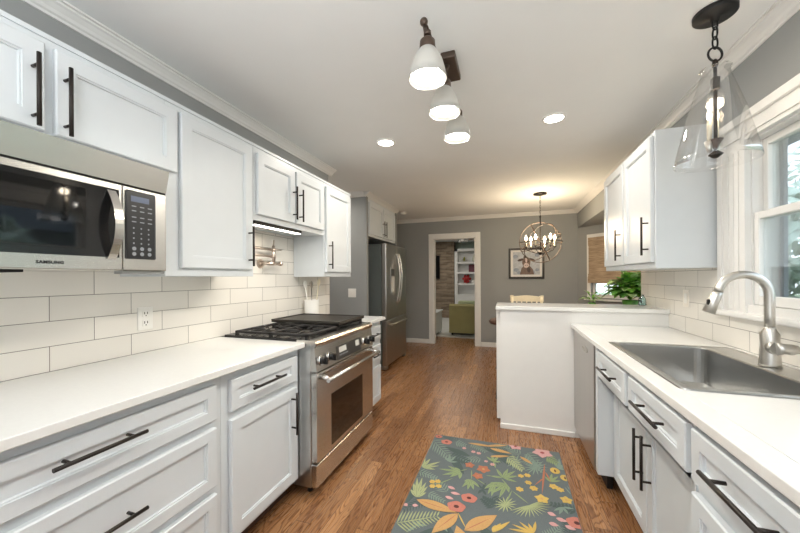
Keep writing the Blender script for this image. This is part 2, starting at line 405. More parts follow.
# crown moulding
def crown_prof(s, base, zc=ZC):   # s = +1 grows towards +p
    pts = [(0, 0), (0, -.085), (.008, -.085), (.012, -.072), (.022, -.066), (.030, -.050), (.048, -.030), (.058, -.024), (.060, -.014), (.072, -.012), (.072, 0)]
    return [(base+s*a, zc+b*.68) for a, b in pts]
def crown(name, axis, s, base, a0, a1): bm = bm_new(); prism(bm, crown_prof(s, base), axis, a0, a1); struct(name, bm, 'trim')
crown('trim_crown_left', 'Y', 1, XL, YE, YW+.05)
crown('trim_crown_right', 'Y', -1, XR, YE, YF)
crown('trim_crown_far', 'X', -1, YF, -2.5, XR)
crown('trim_crown_hall', 'X', -1, 4.0, -3.0, -1.80)
# baseboards
def base(name, *b): bm = bm_new(); box(bm, *b, bev=.004); struct(name, bm, 'trim')
base('baseboard_far_left', -2.5, -1.47, YF-.016, YF, 0, .085)
base('baseboard_far_right', -.475, XR, YF-.016, YF, 0, .085)
base('baseboard_hall', -3.0, -1.80, 3.984, 4.0, 0, .1)
# doorway casing
bm = bm_new()
for s in (-1, 1):
    y0, y1 = (YF-.02, YF) if s < 0 else (YF+.12, YF+.14)
    box(bm, DX0-.092, DX0, y0, y1, 0, DZ+.09, .004); box(bm, DX1, DX1+.092, y0, y1, 0, DZ+.09, .004); box(bm, DX0-.0005, DX1+.0005, y0, y1, DZ, DZ+.09, .004)
box(bm, DX0, DX0+.018, YF-.012, YF+.132, 0, DZ); box(bm, DX1-.018, DX1, YF-.012, YF+.132, 0, DZ); box(bm, DX0, DX1, YF-.012, YF+.132, DZ-.018, DZ)
struct('trim_doorway', bm, 'trim')

# window over the sink: wide panelled casing, stool, two sashes
bm = bm_new()
def vcas(y0, y1):
    box(bm, XR-.016, XR, y0, y1, 1.10, 2.10); box(bm, XR-.026, XR-.015, y0+.0, y0+.035, 1.10, 2.10); box(bm, XR-.026, XR-.015, y1-.035, y1, 1.10, 2.10)
    for k in range(1, 4): y = y0+.035+(y1-y0-.07)*k/4; box(bm, XR-.019, XR-.0155, y-.012, y+.012, 1.12, 1.93)
vcas(WY1, WY1+.225); vcas(WY0-.225, WY0)
box(bm, XR-.017, XR, WY0, WY1, WZ1, 2.10)
box(bm, XR-.034, XR-.015, WY0-.225, WY1+.225, 2.055, 2.10, .003); box(bm, XR-.024, XR-.0155, WY0-.225, WY1+.225, 1.99, 2.0); box(bm, XR-.024, XR-.0155, WY0, WY1, WZ1, WZ1+.012)
box(bm, XR-.016, XR+.003, WY0-.002, WY1+.002, 1.10, WZ0+.004)
w1 = struct('window_1', bm, 'trim', 'white double-hung window over the sink')
bm = bm_new(); box(bm, XR-.06, XR+.02, WY0-.25, WY1+.25, 1.082, 1.108, .008, seg=2); box(bm, XR, XR+.13, WY0, WY1, 1.13, WZ0+.003); link('window_stool', bm, 'trim', w1)
bm = bm_new()
for a in ((WY0-.0, WY0+.007, WZ0, WZ1), (WY1-.007, WY1, WZ0, WZ1), (WY0, WY1, WZ1-.009, WZ1)): box(bm, XR, XR+.13, *a)
link('jamb', bm, 'trim', w1)
def sash(x, z0, z1, y0=WY0+.008, y1=WY1-.008):
    bm = bm_new()
    for a in ((y0, y0+.032, z0, z1), (y1-.032, y1, z0, z1), (y0+.032, y1-.032, z0, z0+.045), (y0+.032, y1-.032, z1-.035, z1)): box(bm, x, x+.032, *a, bev=.003)
    s = link('sash', bm, 'trim', w1)
    bm = bm_new(); box(bm, x+.014, x+.018, y0+.03, y1-.03, z0+.042, z1-.033); link('pane', bm, 'glasspane', s)
sash(XR+.004, WZ0+.005, 1.60); sash(XR+.039, 1.565, WZ1-.01)
bm = bm_new(); box(bm, XR+.102, XR+.118, WY1-.03, WY1-.008, WZ0, WZ1); box(bm, XR+.102, XR+.118, WY0+.008, WY0+.03, WZ0, WZ1); link('storm_track', bm, M['siding'], w1)

# ================================================================= LEFT SIDE: BASE CABINETS
XB, XFL = -1.1865, -1.165      # body front and face plane (left run)
def lbody(t, y0, y1, z0=.105):
    bm = bm_new(); box(bm, XL+.010, XB, y0, y1, z0, .884, .001); b_ = link('body', bm, 'paint', t); bm = bm_new(); box(bm, XL+.010, XB-.08, y0, y1, 0, z0-.0005); link('toe_kick', bm, 'toe', t); return b_
t = thing('base_cabinet', 'wide white base cabinet with three deep drawers under the left counter', 'cabinet', (-1.48, .63, 0))
lbody(t, .17, 1.098)
for z0, z1 in ((.698, .846), (.42, .665), (.13, .388)): door(t, 1, XFL, .20, 1.062, z0, z1, .641, (z0+z1)/2+(.02 if z1 > .8 else -.002 if z1 > .6 else 0), False, .045, 'drawer')
t = thing('base_cabinet', 'narrow white base cabinet with drawer above door, next to the range', 'cabinet', (-1.48, 1.37, 0))
lbody(t, 1.099, 1.648)
door(t, 1, XFL, 1.138, 1.611, .698, .842, 1.352, .776, False, .045, 'drawer')
door(t, 1, XFL, 1.138, 1.611, .13, .662, 1.560, .528, True)
t = thing('base_cabinet', 'slim white base cabinet between the range and the refrigerator', 'cabinet', (-1.48, 2.77, 0))
lbody(t, 2.50, 2.965)
for z0, z1 in ((.70, .842), (.50, .66)): door(t, 1, XFL, 2.56, 2.93, z0, z1, 2.765, (z0+z1)/2, False, .04, 'drawer', L=.16, post=.11)
door(t, 1, XFL, 2.56, 2.93, .13, .46, fw=.05)
# hidden cabinet nearest the camera
t = thing('base_cabinet', 'white base cabinet nearest the camera at the left frame edge', 'cabinet', (-1.48, -.25, 0))
lbody(t, -.7, .169); door(t, 1, XFL, -.66, .13, .698, .842, -.27, .77, False, .045, 'drawer'); door(t, 1, XFL, -.66, .13, .13, .662)
bm = bm_new(); box(bm, XL+.0085, -1.136, -.7, 1.650, .8845, .914, .003, seg=2)
tag(link('countertop', bm, 'quartz'), 'long white quartz countertop on the left, below the microwave', 'countertop')
bm = bm_new(); box(bm, XL+.0085, -1.136, 2.497, 2.985, .8845, .914, .003, seg=2)
tag(link('countertop', bm, 'quartz'), 'short white quartz countertop piece beyond the range', 'countertop')

# ================================================================= LEFT SIDE: WALL CABINETS
UF = -1.46; UB = -1.4815       # face plane, body front
def ubody(t, y0, y1, z0, z1=2.12, lip=True):
    bm = bm_new(); box(bm, XL+.010, UB, y0, y1, z0, z1, .001)
    if lip: box(bm, XL+.010, UB+.006, y0, y1, z1-.012, z1+.004)
    return link('body', bm, 'paint', t)
t = thing('wall_cabinet', 'short white two-door wall cabinet above the microwave', 'cabinet', (-1.63, .66, 1.748))
ubody(t, .23, 1.075, 1.757)
door(t, 1, UF, .255, .664, 1.787, 2.082, .632, 1.905); door(t, 1, UF, .690, 1.124, 1.787, 2.082, .713, 1.903)
t = thing('wall_cabinet', 'tall white single-door wall cabinet right of the microwave', 'cabinet', (-1.63, 1.35, 1.305))
ubody(t, 1.076, 1.618, 1.305); door(t, 1, UF, 1.141, 1.592, 1.345, 2.082, 1.56, 1.482)
t = thing('wall_cabinet', 'short white two-door wall cabinet above the range', 'cabinet', (-1.63, 2.02, 1.655))
ubody(t, 1.619, 2.428, 1.655); door(t, 1, UF, 1.640, 2.012, 1.692, 2.072, 1.985, 1.83); door(t, 1, UF, 2.030, 2.405, 1.692, 2.072, 2.058, 1.824)
t = thing('wall_cabinet', 'white single-door wall cabinet at the far end of the tiled wall', 'cabinet', (-1.63, 2.67, 1.305))
ubody(t, 2.429, 2.925, 1.305); door(t, 1, UF, 2.446, 2.895, 1.345, 2.075, 2.478, 1.49)
t = thing('wall_cabinet', 'white wall cabinet at the left frame edge nearest the camera', 'cabinet', (-1.63, -.22, 1.32))
ubody(t, -.7, .229, 1.305); door(t, 1, UF, -.66, .20, 1.345, 2.082)

# ================================================================= MICROWAVE
mw = thing('microwave', 'stainless over-the-range microwave with black glass door and arched handle', 'microwave', (-1.58, .635, 1.325))
y0, y1 = .245, 1.022; xm = -1.40
bm = bm_new(); box(bm, XL+.012, xm-.03, y0, y1, 1.325, 1.752, .002); link('body', bm, 'ss', mw)
bm = bm_new(); prism(bm, [(xm-.03, 1.660), (xm, 1.660), (xm+.020, 1.752), (xm-.03, 1.752)], 'Y', y0, y1); link('vent_band', bm, 'ss', mw)
bm = bm_new(); box(bm, xm-.0295, xm-.004, y0, y1, 1.6535, 1.6595); link('vent_slot', bm, 'gap', mw)
ys = .853
bm = bm_new(); box(bm, xm-.0295, xm, y0, ys, 1.326, 1.653, .003, seg=2); dr = link('door', bm, 'ss', mw)
bm = bm_new(); box(bm, xm, xm+.002, y0+.01, ys-.012, 1.374, 1.630); link('window_bezel', bm, simple('bezel_black', rgb(26, 26, 27), .12), dr)
bm = bm_new(); box(bm, xm+.002, xm+.003, y0+.03, ys-.115, 1.400, 1.610); link('window', bm, 'gloss', dr)
# arched handle
bm = bm_new(); n = 14; prof = []
for i in range(n+1):
    a = -1+2*i/n; prof.append((xm+.003+.046*(1-a*a*.97), 1.495+a*.128))
rings = []
for x, z in prof:
    rings.append([bm.verts.new(v) for v in ((x, ys-.052, z), (x, ys-.024, z), (x-.006, ys-.024, z), (x-.006, ys-.052, z))])
for a, b in zip(rings, rings[1:]):
    for i in range(4): bm.faces.new((a[i], a[(i+1) % 4], b[(i+1) % 4], b[i]))
bm.faces.new(rings[0]); bm.faces.new(rings[-1]); link('handle', bm, 'chrome' if False else 'ss', dr)
bm = bm_new(); box(bm, xm-.0295, xm-.0005, ys+.002, y1, 1.326, 1.653, .003, seg=2); cp = link('control_panel', bm, 'ss', mw)
bm = bm_new(); box(bm, xm-.0005, xm+.002, ys+.010, .975, 1.372, 1.640, .004); link('keypad', bm, simple('keypad_black', rgb(38, 38, 40), .3), cp)
bm = bm_new(); box(bm, xm+.002, xm+.003, .882, .950, 1.598, 1.620); link('display', bm, 'lcd', cp)
for r, z in enumerate((1.578, 1.560, 1.535, 1.517)):
    for c in range(3): y = .885+c*.030; bm = bm_new(); box(bm, xm+.002, xm+.0028, y, y+.016, z, z+.004); link('key', bm, 'keys', cp)
for r in range(4):
    for c in range(3): y = .889+c*.028; z = 1.497-r*.020; bm = bm_new(); box(bm, xm+.002, xm+.0028, y, y+.005, z-.006, z); link('key', bm, 'keys', cp)
for r, z in enumerate((1.413, 1.392)):
    for c in range(3): y = .889+c*.029; bm = bm_new(); lathe(bm, 0, 0, [(.0075, 0), (.0075, .0008)], 12, M4=Matrix.Translation((xm+.002, y+.004, z)) @ Matrix.Rotation(PI/2, 4, 'Y')); link('key', bm, 'keys', cp)
bm = bm_new(); box(bm, XL+.05, xm-.04, y0+.02, .60, 1.316, 1.3248); link('grease_filter', bm, 'gap', mw)
bm = bm_new(); box(bm, -1.46, xm-.012, .86, 1.02, 1.313, 1.3248); link('vent_grille', bm, simple('vent_grey', rgb(150, 152, 150), .4, .4), mw)

def text_obj(s, size, loc, rot, mat, parent, name='lettering', ext=.0006, sx=1.0):
    cu = bpy.data.curves.new(name, 'FONT'); cu.body = s; cu.size = size; cu.extrude = ext; cu.align_x = 'CENTER'; cu.align_y = 'CENTER'; cu.space_character = 1.15; cu.offset = size*.03
    o = bpy.data.objects.new('tmp', cu); C.objects.link(o)
    dg = bpy.context.evaluated_depsgraph_get(); me = bpy.data.meshes.new_from_object(o.evaluated_get(dg)); bpy.data.objects.remove(o)
    me.transform(Matrix.Translation(Vector(loc)-WL[parent.name]) @ rot @ Matrix.Diagonal((sx, 1, 1, 1)))
    me.materials.clear(); me.materials.append(M[mat] if isinstance(mat, str) else mat)
    q = bpy.data.objects.new(name, me); C.objects.link(q); q.parent = parent; WL[q.name] = WL[parent.name]; return q
ROTX = Matrix(((0, 0, 1, 0), (1, 0, 0, 0), (0, 1, 0, 0), (0, 0, 0, 1)))       # text reads along +Y, faces +X
text_obj('SAMSUNG', .0135, (xm+.0008, .645, 1.348), ROTX, 'gap', dr, 'brand_mark')

# ================================================================= RANGE
rg = thing('range', 'stainless professional gas range with oven window and black knobs', 'stove', (-1.45, 2.105, 0))
ry0, ry1 = 1.656, 2.492; xd = -1.062
bm = bm_new(); box(bm, XL+.02, -1.105, ry0, ry1, .055, .905, .002); link('body', bm, 'ssx', rg)
bm = bm_new(); prism(bm, [(-1.105, .740), (-1.062, .740), (-1.078, .880), (-1.070, .892), (-1.066, .905), (-1.072, .918), (-1.085, .924), (-1.20, .924), (-1.20, .905), (-1.105, .905)], 'Y', ry0, ry1); cpn = link('control_panel', bm, 'ss', rg)
def on_panel(y, z): x = -1.062+(z-.740)/.14*(-.016); return Vector((x, y, z))
pn = Vector((.14, 0, .016)).normalized()
for y in (1.715, 1.815, 2.335, 2.435):
    k = bm_new(); p = on_panel(y, .796)
    cyl(k, p, p+pn*.008, .030, 24, 1); cyl(k, p+pn*.008, p+pn*.030, .022, 20, 0, .019)
    box(k, p.x+.018, p.x+.046, y-.006, y+.006, p.z-.020, p.z+.022, .002)
    link('knob', k, ['black', 'chrome'], rg)
def pquad(bm, ya, yb, za, zb, o, th=.001, mi=0):
    P = [on_panel(ya, za)+pn*o, on_panel(yb, za)+pn*o, on_panel(yb, zb)+pn*o, on_panel(ya, zb)+pn*o]
    a = [bm.verts.new(v) for v in P]; b = [bm.verts.new(v+pn*th) for v in P]
    fs = [bm.faces.new(a), bm.faces.new(b)]+[bm.faces.new((a[i], a[(i+1) % 4], b[(i+1) % 4], b[i])) for i in range(4)]
    for f in fs: f.material_index = mi
bm = bm_new(); pquad(bm, 1.905, 2.265, .752, .842, 0, .002); dp = link('display_panel', bm, 'panel', cpn)
bm = bm_new(); pquad(bm, 1.935, 2.035, .795, .830, .002); link('display', bm, 'lcdw', dp)
bm = bm_new(); pquad(bm, 2.18, 2.235, .790, .830, .002); link('display', bm, 'lcdw', dp)
for i in range(6): bm = bm_new(); pquad(bm, 1.935+i*.021, 1.948+i*.021, .775, .782, .002); link('button', bm, 'keys', dp)
bm = bm_new(); box(bm, -1.1045, xd, ry0+.004, ry1-.004, .205, .732, .004, seg=2); od = link('oven_door', bm, 'ss', rg)
bm = bm_new(); box(bm, xd-.002, xd+.0015, 1.82, 2.285, .235, .562, .002)
link('oven_window', bm, simple('oven_glass', rgb(30, 20, 14), .08), od)
bm = bm_new(); cyl(bm, (-1.000, 1.680, .690), (-1.000, 2.470, .690), .013, 18)
for y in (1.700, 2.450): tube(bm, [(xd, y, .705), (-1.03, y, .700), (-1.000, y, .690)], [.018, .015, .013], 14)
link('handle', bm, 'ss', od)
text_obj('DACOR', .012, (xd+.0006, 2.46, .245), ROTX, 'chrome', od, 'brand_mark') if False else None
bm = bm_new(); box(bm, -1.1045, xd-.004, ry0+.004, ry1-.004, .055, .190, .003); link('bottom_panel', bm, 'ss', rg)
for y in (ry0+.06, ry1-.06):
    for x in (-1.15, -1.70): bm = bm_new(); cyl(bm, (x, y, 0), (x, y, .0545), .018, 14); link('leg', bm, 'black', rg)
bm = bm_new(); box(bm, XL+.03, -1.13, ry0+.012, ry1-.012, .906, .925, .002); link('cooktop', bm, simple('enamel_black', rgb(30, 29, 28), .25), rg)
# grate over the two near burners
bm = bm_new(); gx0, gx1, gy0, gy1 = -1.705, -1.150, 1.695, 2.07
for a in ((gx0, gx1, gy0, gy0+.02), (gx0, gx1, gy1-.02, gy1), (gx0, gx0+.02, gy0, gy1), (gx1-.02, gx1, gy0, gy1), ((gx0+gx1)/2-.01, (gx0+gx1)/2+.01, gy0, gy1)): box(bm, a[0], a[1], a[2], a[3], .936, .951, .003)
for cx in ((gx0*.75+gx1*.25), (gx0*.25+gx1*.75)):
    cy = (gy0+gy1)/2
    for k in range(8):
        a = k*PI/4+PI/8; r1 = .155 if k % 4 in (1, 2) else .19
        tube(bm, [(cx+.05*math.cos(a), cy+.05*math.sin(a), .944), (cx+r1*math.cos(a)*.78, cy+r1*math.sin(a), .944)], .006, 6)
for x in (gx0+.01, gx1-.01, (gx0+gx1)/2):
    for y in (gy0+.01, gy1-.01): box(bm, x-.009, x+.009, y-.009, y+.009, .925, .937)
link('grate', bm, 'iron', rg)
for cx in ((gx0*.75+gx1*.25), (gx0*.25+gx1*.75)):
    bm = bm_new(); lathe(bm, cx, (gy0+gy1)/2, [(.055, .925), (.055, .930), (.038, .931), (.038, .938), (.0, .9385)][:4], 24); link('burner', bm, 'griddle', rg)
# far grates and the griddle plate lying over them
bm = bm_new()
for a in ((gx0, gx1, 2.075, 2.095), (gx0, gx1, 2.45, 2.47), (gx0, gx0+.02, 2.075, 2.47), (gx1-.02, gx1, 2.075, 2.47), (gx0, gx1, 2.26, 2.28)): box(bm, a[0], a[1], a[2], a[3], .936, .951, .003)
for x in (gx0+.01, gx1-.01):
    for y in (2.085, 2.46): box(bm, x-.009, x+.009, y-.009, y+.009, .925, .937)
link('grate', bm, 'iron', rg)
gr = thing('griddle', 'dark grey griddle plate lying over the far burners of the range', 'griddle', (-1.46, 2.32, .952))
bm = bm_new(); box(bm, -1.725, -1.135, 2.065, 2.485, .957, .975, .005, seg=2)
for a in ((-1.725, -1.705, 2.065, 2.485), (-1.155, -1.135, 2.065, 2.485), (-1.705, -1.155, 2.465, 2.485), (-1.705, -1.155, 2.065, 2.085)): box(bm, a[0], a[1], a[2], a[3], .9735, .981, .002)
link('plate', bm, 'griddle', gr)
for x in (-1.685, -1.165):
    for y in (2.105, 2.45): bm = bm_new(); box(bm, x-.012, x+.012, y-.012, y+.012, .9515, .9575, .002); link('foot', bm, 'iron', gr)

# pot filler
pf = thing('pot_filler', 'aged nickel folding pot filler on the tiles above the range', 'faucet', (XL+.009, 2.04, 1.38))
bm = bm_new(); xw = XL+.0085
cyl(bm, (xw, 2.02, 1.405), (xw+.008, 2.02, 1.405), .034, 24); cyl(bm, (xw+.008, 2.02, 1.405), (xw+.018, 2.02, 1.405), .024, 20, 0, .014); link('flange', bm, 'brass', pf)
bm = bm_new(); tube(bm, [(xw+.016, 2.02, 1.405), (xw+.06, 2.02, 1.405), (xw+.06, 2.06, 1.405)], .011, 12); cyl(bm, (xw+.06, 2.04, 1.405), (xw+.06, 2.17, 1.408), .013, 12); cyl(bm, (xw+.06, 2.165, 1.408), (xw+.06, 2.19, 1.408), .017, 12)
cyl(bm, (xw+.06, 2.10, 1.40), (xw+.06, 2.10, 1.545), .011, 12); link('riser', bm, 'brass', pf)
for z in (1.462, 1.514):
    bm = bm_new(); cyl(bm, (xw+.06, 2.10, z-.012), (xw+.06, 2.10, z+.012), .018, 16); cyl(bm, (xw+.06, 2.10, z), (xw+.062, 1.78, z), .009, 12); link('arm', bm, 'brass', pf)
bm = bm_new(); cyl(bm, (xw+.062, 1.78, 1.39), (xw+.062, 1.78, 1.53), .010, 12); link('spout', bm, 'brass', pf)
bm = bm_new(); cyl(bm, (xw+.06, 2.10, 1.518), (xw+.06, 2.19, 1.518), .006, 10); cyl(bm, (xw+.06, 2.10, 1.545), (xw+.06, 2.105, 1.59), .005, 10); link('lever', bm, 'brass', pf)

# task light under the short wall cabinet
tl = thing('task_light', 'slim black lit task light under the short wall cabinet over the range', 'light', (-1.50, 1.88, 1.63))
bm = bm_new(); box(bm, -1.53, -1.488, 1.64, 2.13, 1.632, 1.6545, .003); link('housing', bm, 'black', tl)
bm = bm_new(); box(bm, -1.526, -1.492, 1.65, 2.12, 1.627, 1.6325, .002); link('lens', bm, 'led', tl)
lamp('task_light_glow', 'AREA', (-1.509, 1.885, 1.624), 1.6, (1, .93, .82), .03, .46)

def outlet(name, label, cat, x, y, z, kind):
    t = thing(name, label, cat, (x, y, z-.058))
    return t
t = thing('outlet', 'white duplex outlet on the tiles under the microwave', 'outlet', (XL+.009, 1.190, 1.03))
xo = XL+.0085
bm = bm_new(); box(bm, xo, xo+.006, 1.153, 1.227, 1.030, 1.148, .002); link('plate', bm, 'plastic', t)
for z in (1.065, 1.113):
    bm = bm_new(); box(bm, xo+.006, xo+.009, 1.173, 1.207, z-.017, z+.017, .002)
    for dy in (-.007, .007): box(bm, xo+.009, xo+.0095, 1.19+dy-.0018, 1.19+dy+.0018, z-.002, z+.010, mi=1)
    box(bm, xo+.009, xo+.0095, 1.1875, 1.1925, z-.012, z-.007, mi=1); link('socket', bm, ['plastic', 'gap'], t)
t = thing('outlet', 'white cover plate on the tiles left of the kitchen window', 'outlet', (XR-.009, 2.66, 1.03))
bm = bm_new(); box(bm, XR-.0145, XR-.0085, 2.63, 2.705, 1.085, 1.20, .002); link('plate', bm, simple('plate_almond', rgb(236, 230, 220), .35), t)
bm = bm_new(); box(bm, XR-.017, XR-.0145, 2.65, 2.685, 1.11, 1.175, .002); link('rocker', bm, 'plastic', t)
t = thing('light_switch', 'white double switch plate on the grey wall beside the refrigerator', 'switch', (-2.0, 3.999, 1.03))
bm = bm_new(); box(bm, -2.062, -1.946, 3.993, 3.9995, 1.030, 1.148, .002); link('plate', bm, 'plastic', t)
for x in (-2.028, -1.980): bm = bm_new(); box(bm, x-.016, x+.016, 3.989, 3.993, 1.056, 1.122, .002); link('rocker', bm, 'plastic', t)

# utensil crock and its utensils
CX, CY = -1.700, 2.575
bm = bm_new(); lathe(bm, CX, CY, [(.056, .9145), (.062, .92), (.064, 1.095), (.058, 1.095), (.056, .93), (.004, .928)], 28)
tag(link('utensil_crock', bm, 'plastic'), 'white ceramic utensil crock on the short counter beyond the range', 'crock')
def utensil(name, label, cat, dx, dy, top, headr, mat, spat=False):
    bm = bm_new(); p0 = Vector((CX+dx*.025, CY+dy*.025, .935)); p1 = Vector((CX+dx*.06, CY+dy*.06, top)); d = (p1-p0).normalized()
    cyl(bm, p0, p1, .005, 8)
    a, b = frame(d)
    n = 14; r1 = [];
    for k in range(n):
        an = 2*PI*k/n; r1.append(p1+d*(headr*1.5)+a*(headr*math.cos(an))*(.8 if spat else 1)+d*(headr*1.5*math.sin(an)))
    f0 = [bm.verts.new(v+b*.003) for v in r1]; f1 = [bm.verts.new(v-b*.003) for v in r1]
    bm.faces.new(f0); bm.faces.new(list(reversed(f1)))
    for i in range(n): bm.faces.new((f0[i], f0[(i+1) % n], f1[(i+1) % n], f1[i]))
    tag(link(name, bm, mat), label, cat)
utensil('spatula', 'white spatula leaning left in the utensil crock', 'utensil', -.35, -1, 1.20, .024, 'plastic')
utensil('wooden_spoon', 'pale wooden spoon leaning right in the utensil crock', 'utensil', .8, .6, 1.22, .022, 'cream')
utensil('ladle', 'grey ladle standing in the middle of the utensil crock', 'utensil', -.6, .9, 1.20, .022, 'ssz')

# ================================================================= REFRIGERATOR AND CABINET OVER IT
fr = thing('refrigerator', 'stainless french-door refrigerator with bottom freezer and ice dispenser', 'refrigerator', (-2.0, 4.70, 0))
fy0, fy1, xf = 4.225, 5.155, -1.594
bm = bm_new(); box(bm, -2.42, -1.668, fy0+.006, fy1-.006, .03, 1.765, .004); link('body', bm, 'fridgeside', fr)
ym = (fy0+fy1)/2
for i, (a, b) in enumerate(((fy0, ym-.003), (ym+.003, fy1))):
    bm = bm_new(); box(bm, -1.664, xf, a, b, .702, 1.775, .012, seg=3); d = link('door', bm, 'ssz', fr)
    hy = ym-.05 if i == 0 else ym+.05
    h = bm_new(); pts = [(xf, hy, 1.66)]+[(xf+.02+.045*math.sin(PI*k/12), hy, 1.64-.70*k/12) for k in range(13)]+[(xf, hy, .92)]
    tube(h, pts, .014, 12); link('handle', h, 'nickel', d)
    if i == 0:
        q = bm_new(); box(q, xf, xf+.004, 4.40, 4.58, 1.06, 1.44, .003); dd = link('dispenser', q, 'ssz', d)
        q = bm_new(); box(q, xf+.004, xf+.006, 4.42, 4.56, 1.32, 1.42); link('display', q, 'panel', dd)
        q = bm_new(); box(q, xf+.004, xf+.0055, 4.42, 4.56, 1.09, 1.30); link('recess', q, 'lcdw', dd)
bm = bm_new(); box(bm, -1.664, xf, fy0, fy1, .06, .692, .012, seg=3); d = link('freezer_drawer', bm, 'ssz', fr)
bm = bm_new(); cyl(bm, (xf+.045, fy0+.10, .63), (xf+.045, fy1-.10, .63), .013, 14)
for y in (fy0+.12, fy1-.12): cyl(bm, (xf, y, .63), (xf+.045, y, .63), .010, 10)
link('handle', bm, 'nickel', d)
for y in (fy0+.04, fy1-.04):
    for x in (-1.64, -2.35): bm = bm_new(); cyl(bm, (x, y, 0), (x, y, .031), .02, 12); link('foot', bm, 'fridgeside', fr)
    bm = bm_new(); box(bm, -1.70, xf-.004, y-.04, y+.04, .012, .056, .006); link('foot_cover', bm, 'ssx', fr)
t = thing('wall_cabinet', 'white two-door cabinet with crown moulding above the refrigerator', 'cabinet', (-2.1, 4.6, 1.865))
bm = bm_new(); box(bm, -2.49, -1.802, 4.052, 5.198, 1.865, 2.384, .001); link('body', bm, 'paint', t)
door(t, 1, -1.780, 4.09, 4.612, 1.895, 2.33, 4.58, 2.02, L=.235); door(t, 1, -1.780, 4.632, 5.16, 1.895, 2.33, 4.665, 2.02)
bm = bm_new(); prism(bm, [(p, z) for p, z in crown_prof(1, -1.800, 2.435)], 'Y', 3.96, 5.26); link('crown', bm, 'trim', t)
bm = bm_new(); box(bm, -1.798, -1.785, 4.0, 4.05, 0, 2.384); box(bm, -1.798, -1.785, 5.2, 5.26, 0, 2.384); struct('trim_alcove', bm, 'wall')
bm = bm_new(); lathe(bm, -1.73, 5.45, [(.055, 2.4395), (.055, 2.41), (.04, 2.40), (.01, 2.398)], 24); tag(link('smoke_detector', bm, 'plastic'), 'small white round smoke detector on the ceiling past the refrigerator cabinet', 'smoke detector')

# ================================================================= RIGHT SIDE BASE RUN
RB, RF = .5125, .492
def rbody(t, y0, y1, z0=.105, x=RB, z1=.884):
    bm = bm_new(); box(bm, x, XR-.0095, y0, y1, z0, z1, .001); b_ = link('body', bm, 'paint', t); bm = bm_new(); box(bm, x+.08, XR-.0095, y0, y1, 0, z0-.0005); link('toe_kick', bm, 'toe', t); return b_
t = thing('base_cabinet', 'white sink base cabinet with two false drawers over recessed doors', 'cabinet', (.82, 1.70, 0))
bm = bm_new(); box(bm, RB, XR-.02, 1.158, 2.205, .690, .712); box(bm, RB, .535, 1.158, 2.205, .690, .884); box(bm, .605, XR-.02, 1.158, 2.205, .105, .125); box(bm, .605, .625, 1.158, 2.205, .105, .70)
box(bm, XR-.04, XR-.02, 1.158, 2.205, .105, .884)
link('body', bm, 'paint', t)
bm = bm_new(); box(bm, .67, XR-.0095, 1.158, 2.205, 0, .1045); link('toe_kick', bm, 'toe', t)
bm = bm_new(); box(bm, RB-.008, XR-.02, 2.2055, 2.252, .115, .884, .001); link('filler_panel', bm, 'paint', t)
bm = bm_new(); box(bm, RB-.004, XR-.02, 1.1495, 1.1575, .105, .884); link('end_panel', bm, 'paint', t)
door(t, -1, RF, 1.692, 2.152, .716, .861, 1.89, .800, False, .045, 'drawer_front')
door(t, -1, RF, 1.172, 1.650, .716, .861, 1.388, .798, False, .045, 'drawer_front')
door(t, -1, .583, 1.725, 2.195, .118, .688, 1.760, .475); door(t, -1, .583, 1.166, 1.715, .118, .688, 1.672, .48)
t = thing('base_cabinet', 'white drawer cabinet at the right frame edge, nearest the camera', 'cabinet', (.82, .86, 0))
rbody(t, .56, 1.148)
for z0, z1 in ((.712, .861), (.42, .680), (.13, .395)): door(t, -1, RF, .60, 1.140, z0, z1, .900, (z0+z1)/2+.01, False, .045, 'drawer')
t = thing('base_cabinet', 'white base cabinet behind the frame edge on the right', 'cabinet', (.82, .1, 0))
rbody(t, -.4, .559); door(t, -1, RF, -.36, .52, .712, .861, .1, .80, False, .045, 'drawer'); door(t, -1, RF, -.36, .52, .13, .68)
# dishwasher
t = thing('dishwasher', 'stainless dishwasher at the end of the right counter by the peninsula', 'dishwasher', (.8, 2.57, 0))
bm = bm_new(); box(bm, .53, XR-.05, 2.275, 2.875, .10, .880); link('body', bm, 'gap', t)
bm = bm_new(); box(bm, .500, .5295, 2.272, 2.905, .105, .872, .004, seg=2); d = link('door', bm, 'ssz', t)
bm = bm_new(); tube(bm, [(.4985, 2.50+.07*math.cos(a), .80+.016*math.sin(a)) for a in [2*PI*k/20 for k in range(20)]], .004, 8, closed=True); 
box(bm, .4990, .4998, 2.44, 2.56, .79, .81); link('pocket_handle', bm, 'nickel', d)
bm = bm_new(); box(bm, .57, .60, 2.28, 2.87, .0, .099); link('toe_panel', bm, 'black', t)

# countertop with sink cut-out, overflow into the corner
SX0, SX1, SY0, SY1 = .545, 1.098, 1.318, 2.152
bm = bm_new()
box(bm, .482, SX0+.01, -.4, 2.9195, .8845, .914, .003, seg=2); box(bm, SX0+.0095, XR-.0085, -.4, SY0+.01, .8845, .914); box(bm, SX0+.0095, XR-.0085, SY1-.01, 2.9195, .8845, .914); box(bm, SX1-.01, XR-.0085, SY0+.0095, SY1-.0095, .8845, .914)
tag(link('countertop', bm, 'quartz'), 'white quartz countertop around the sink on the right', 'countertop')
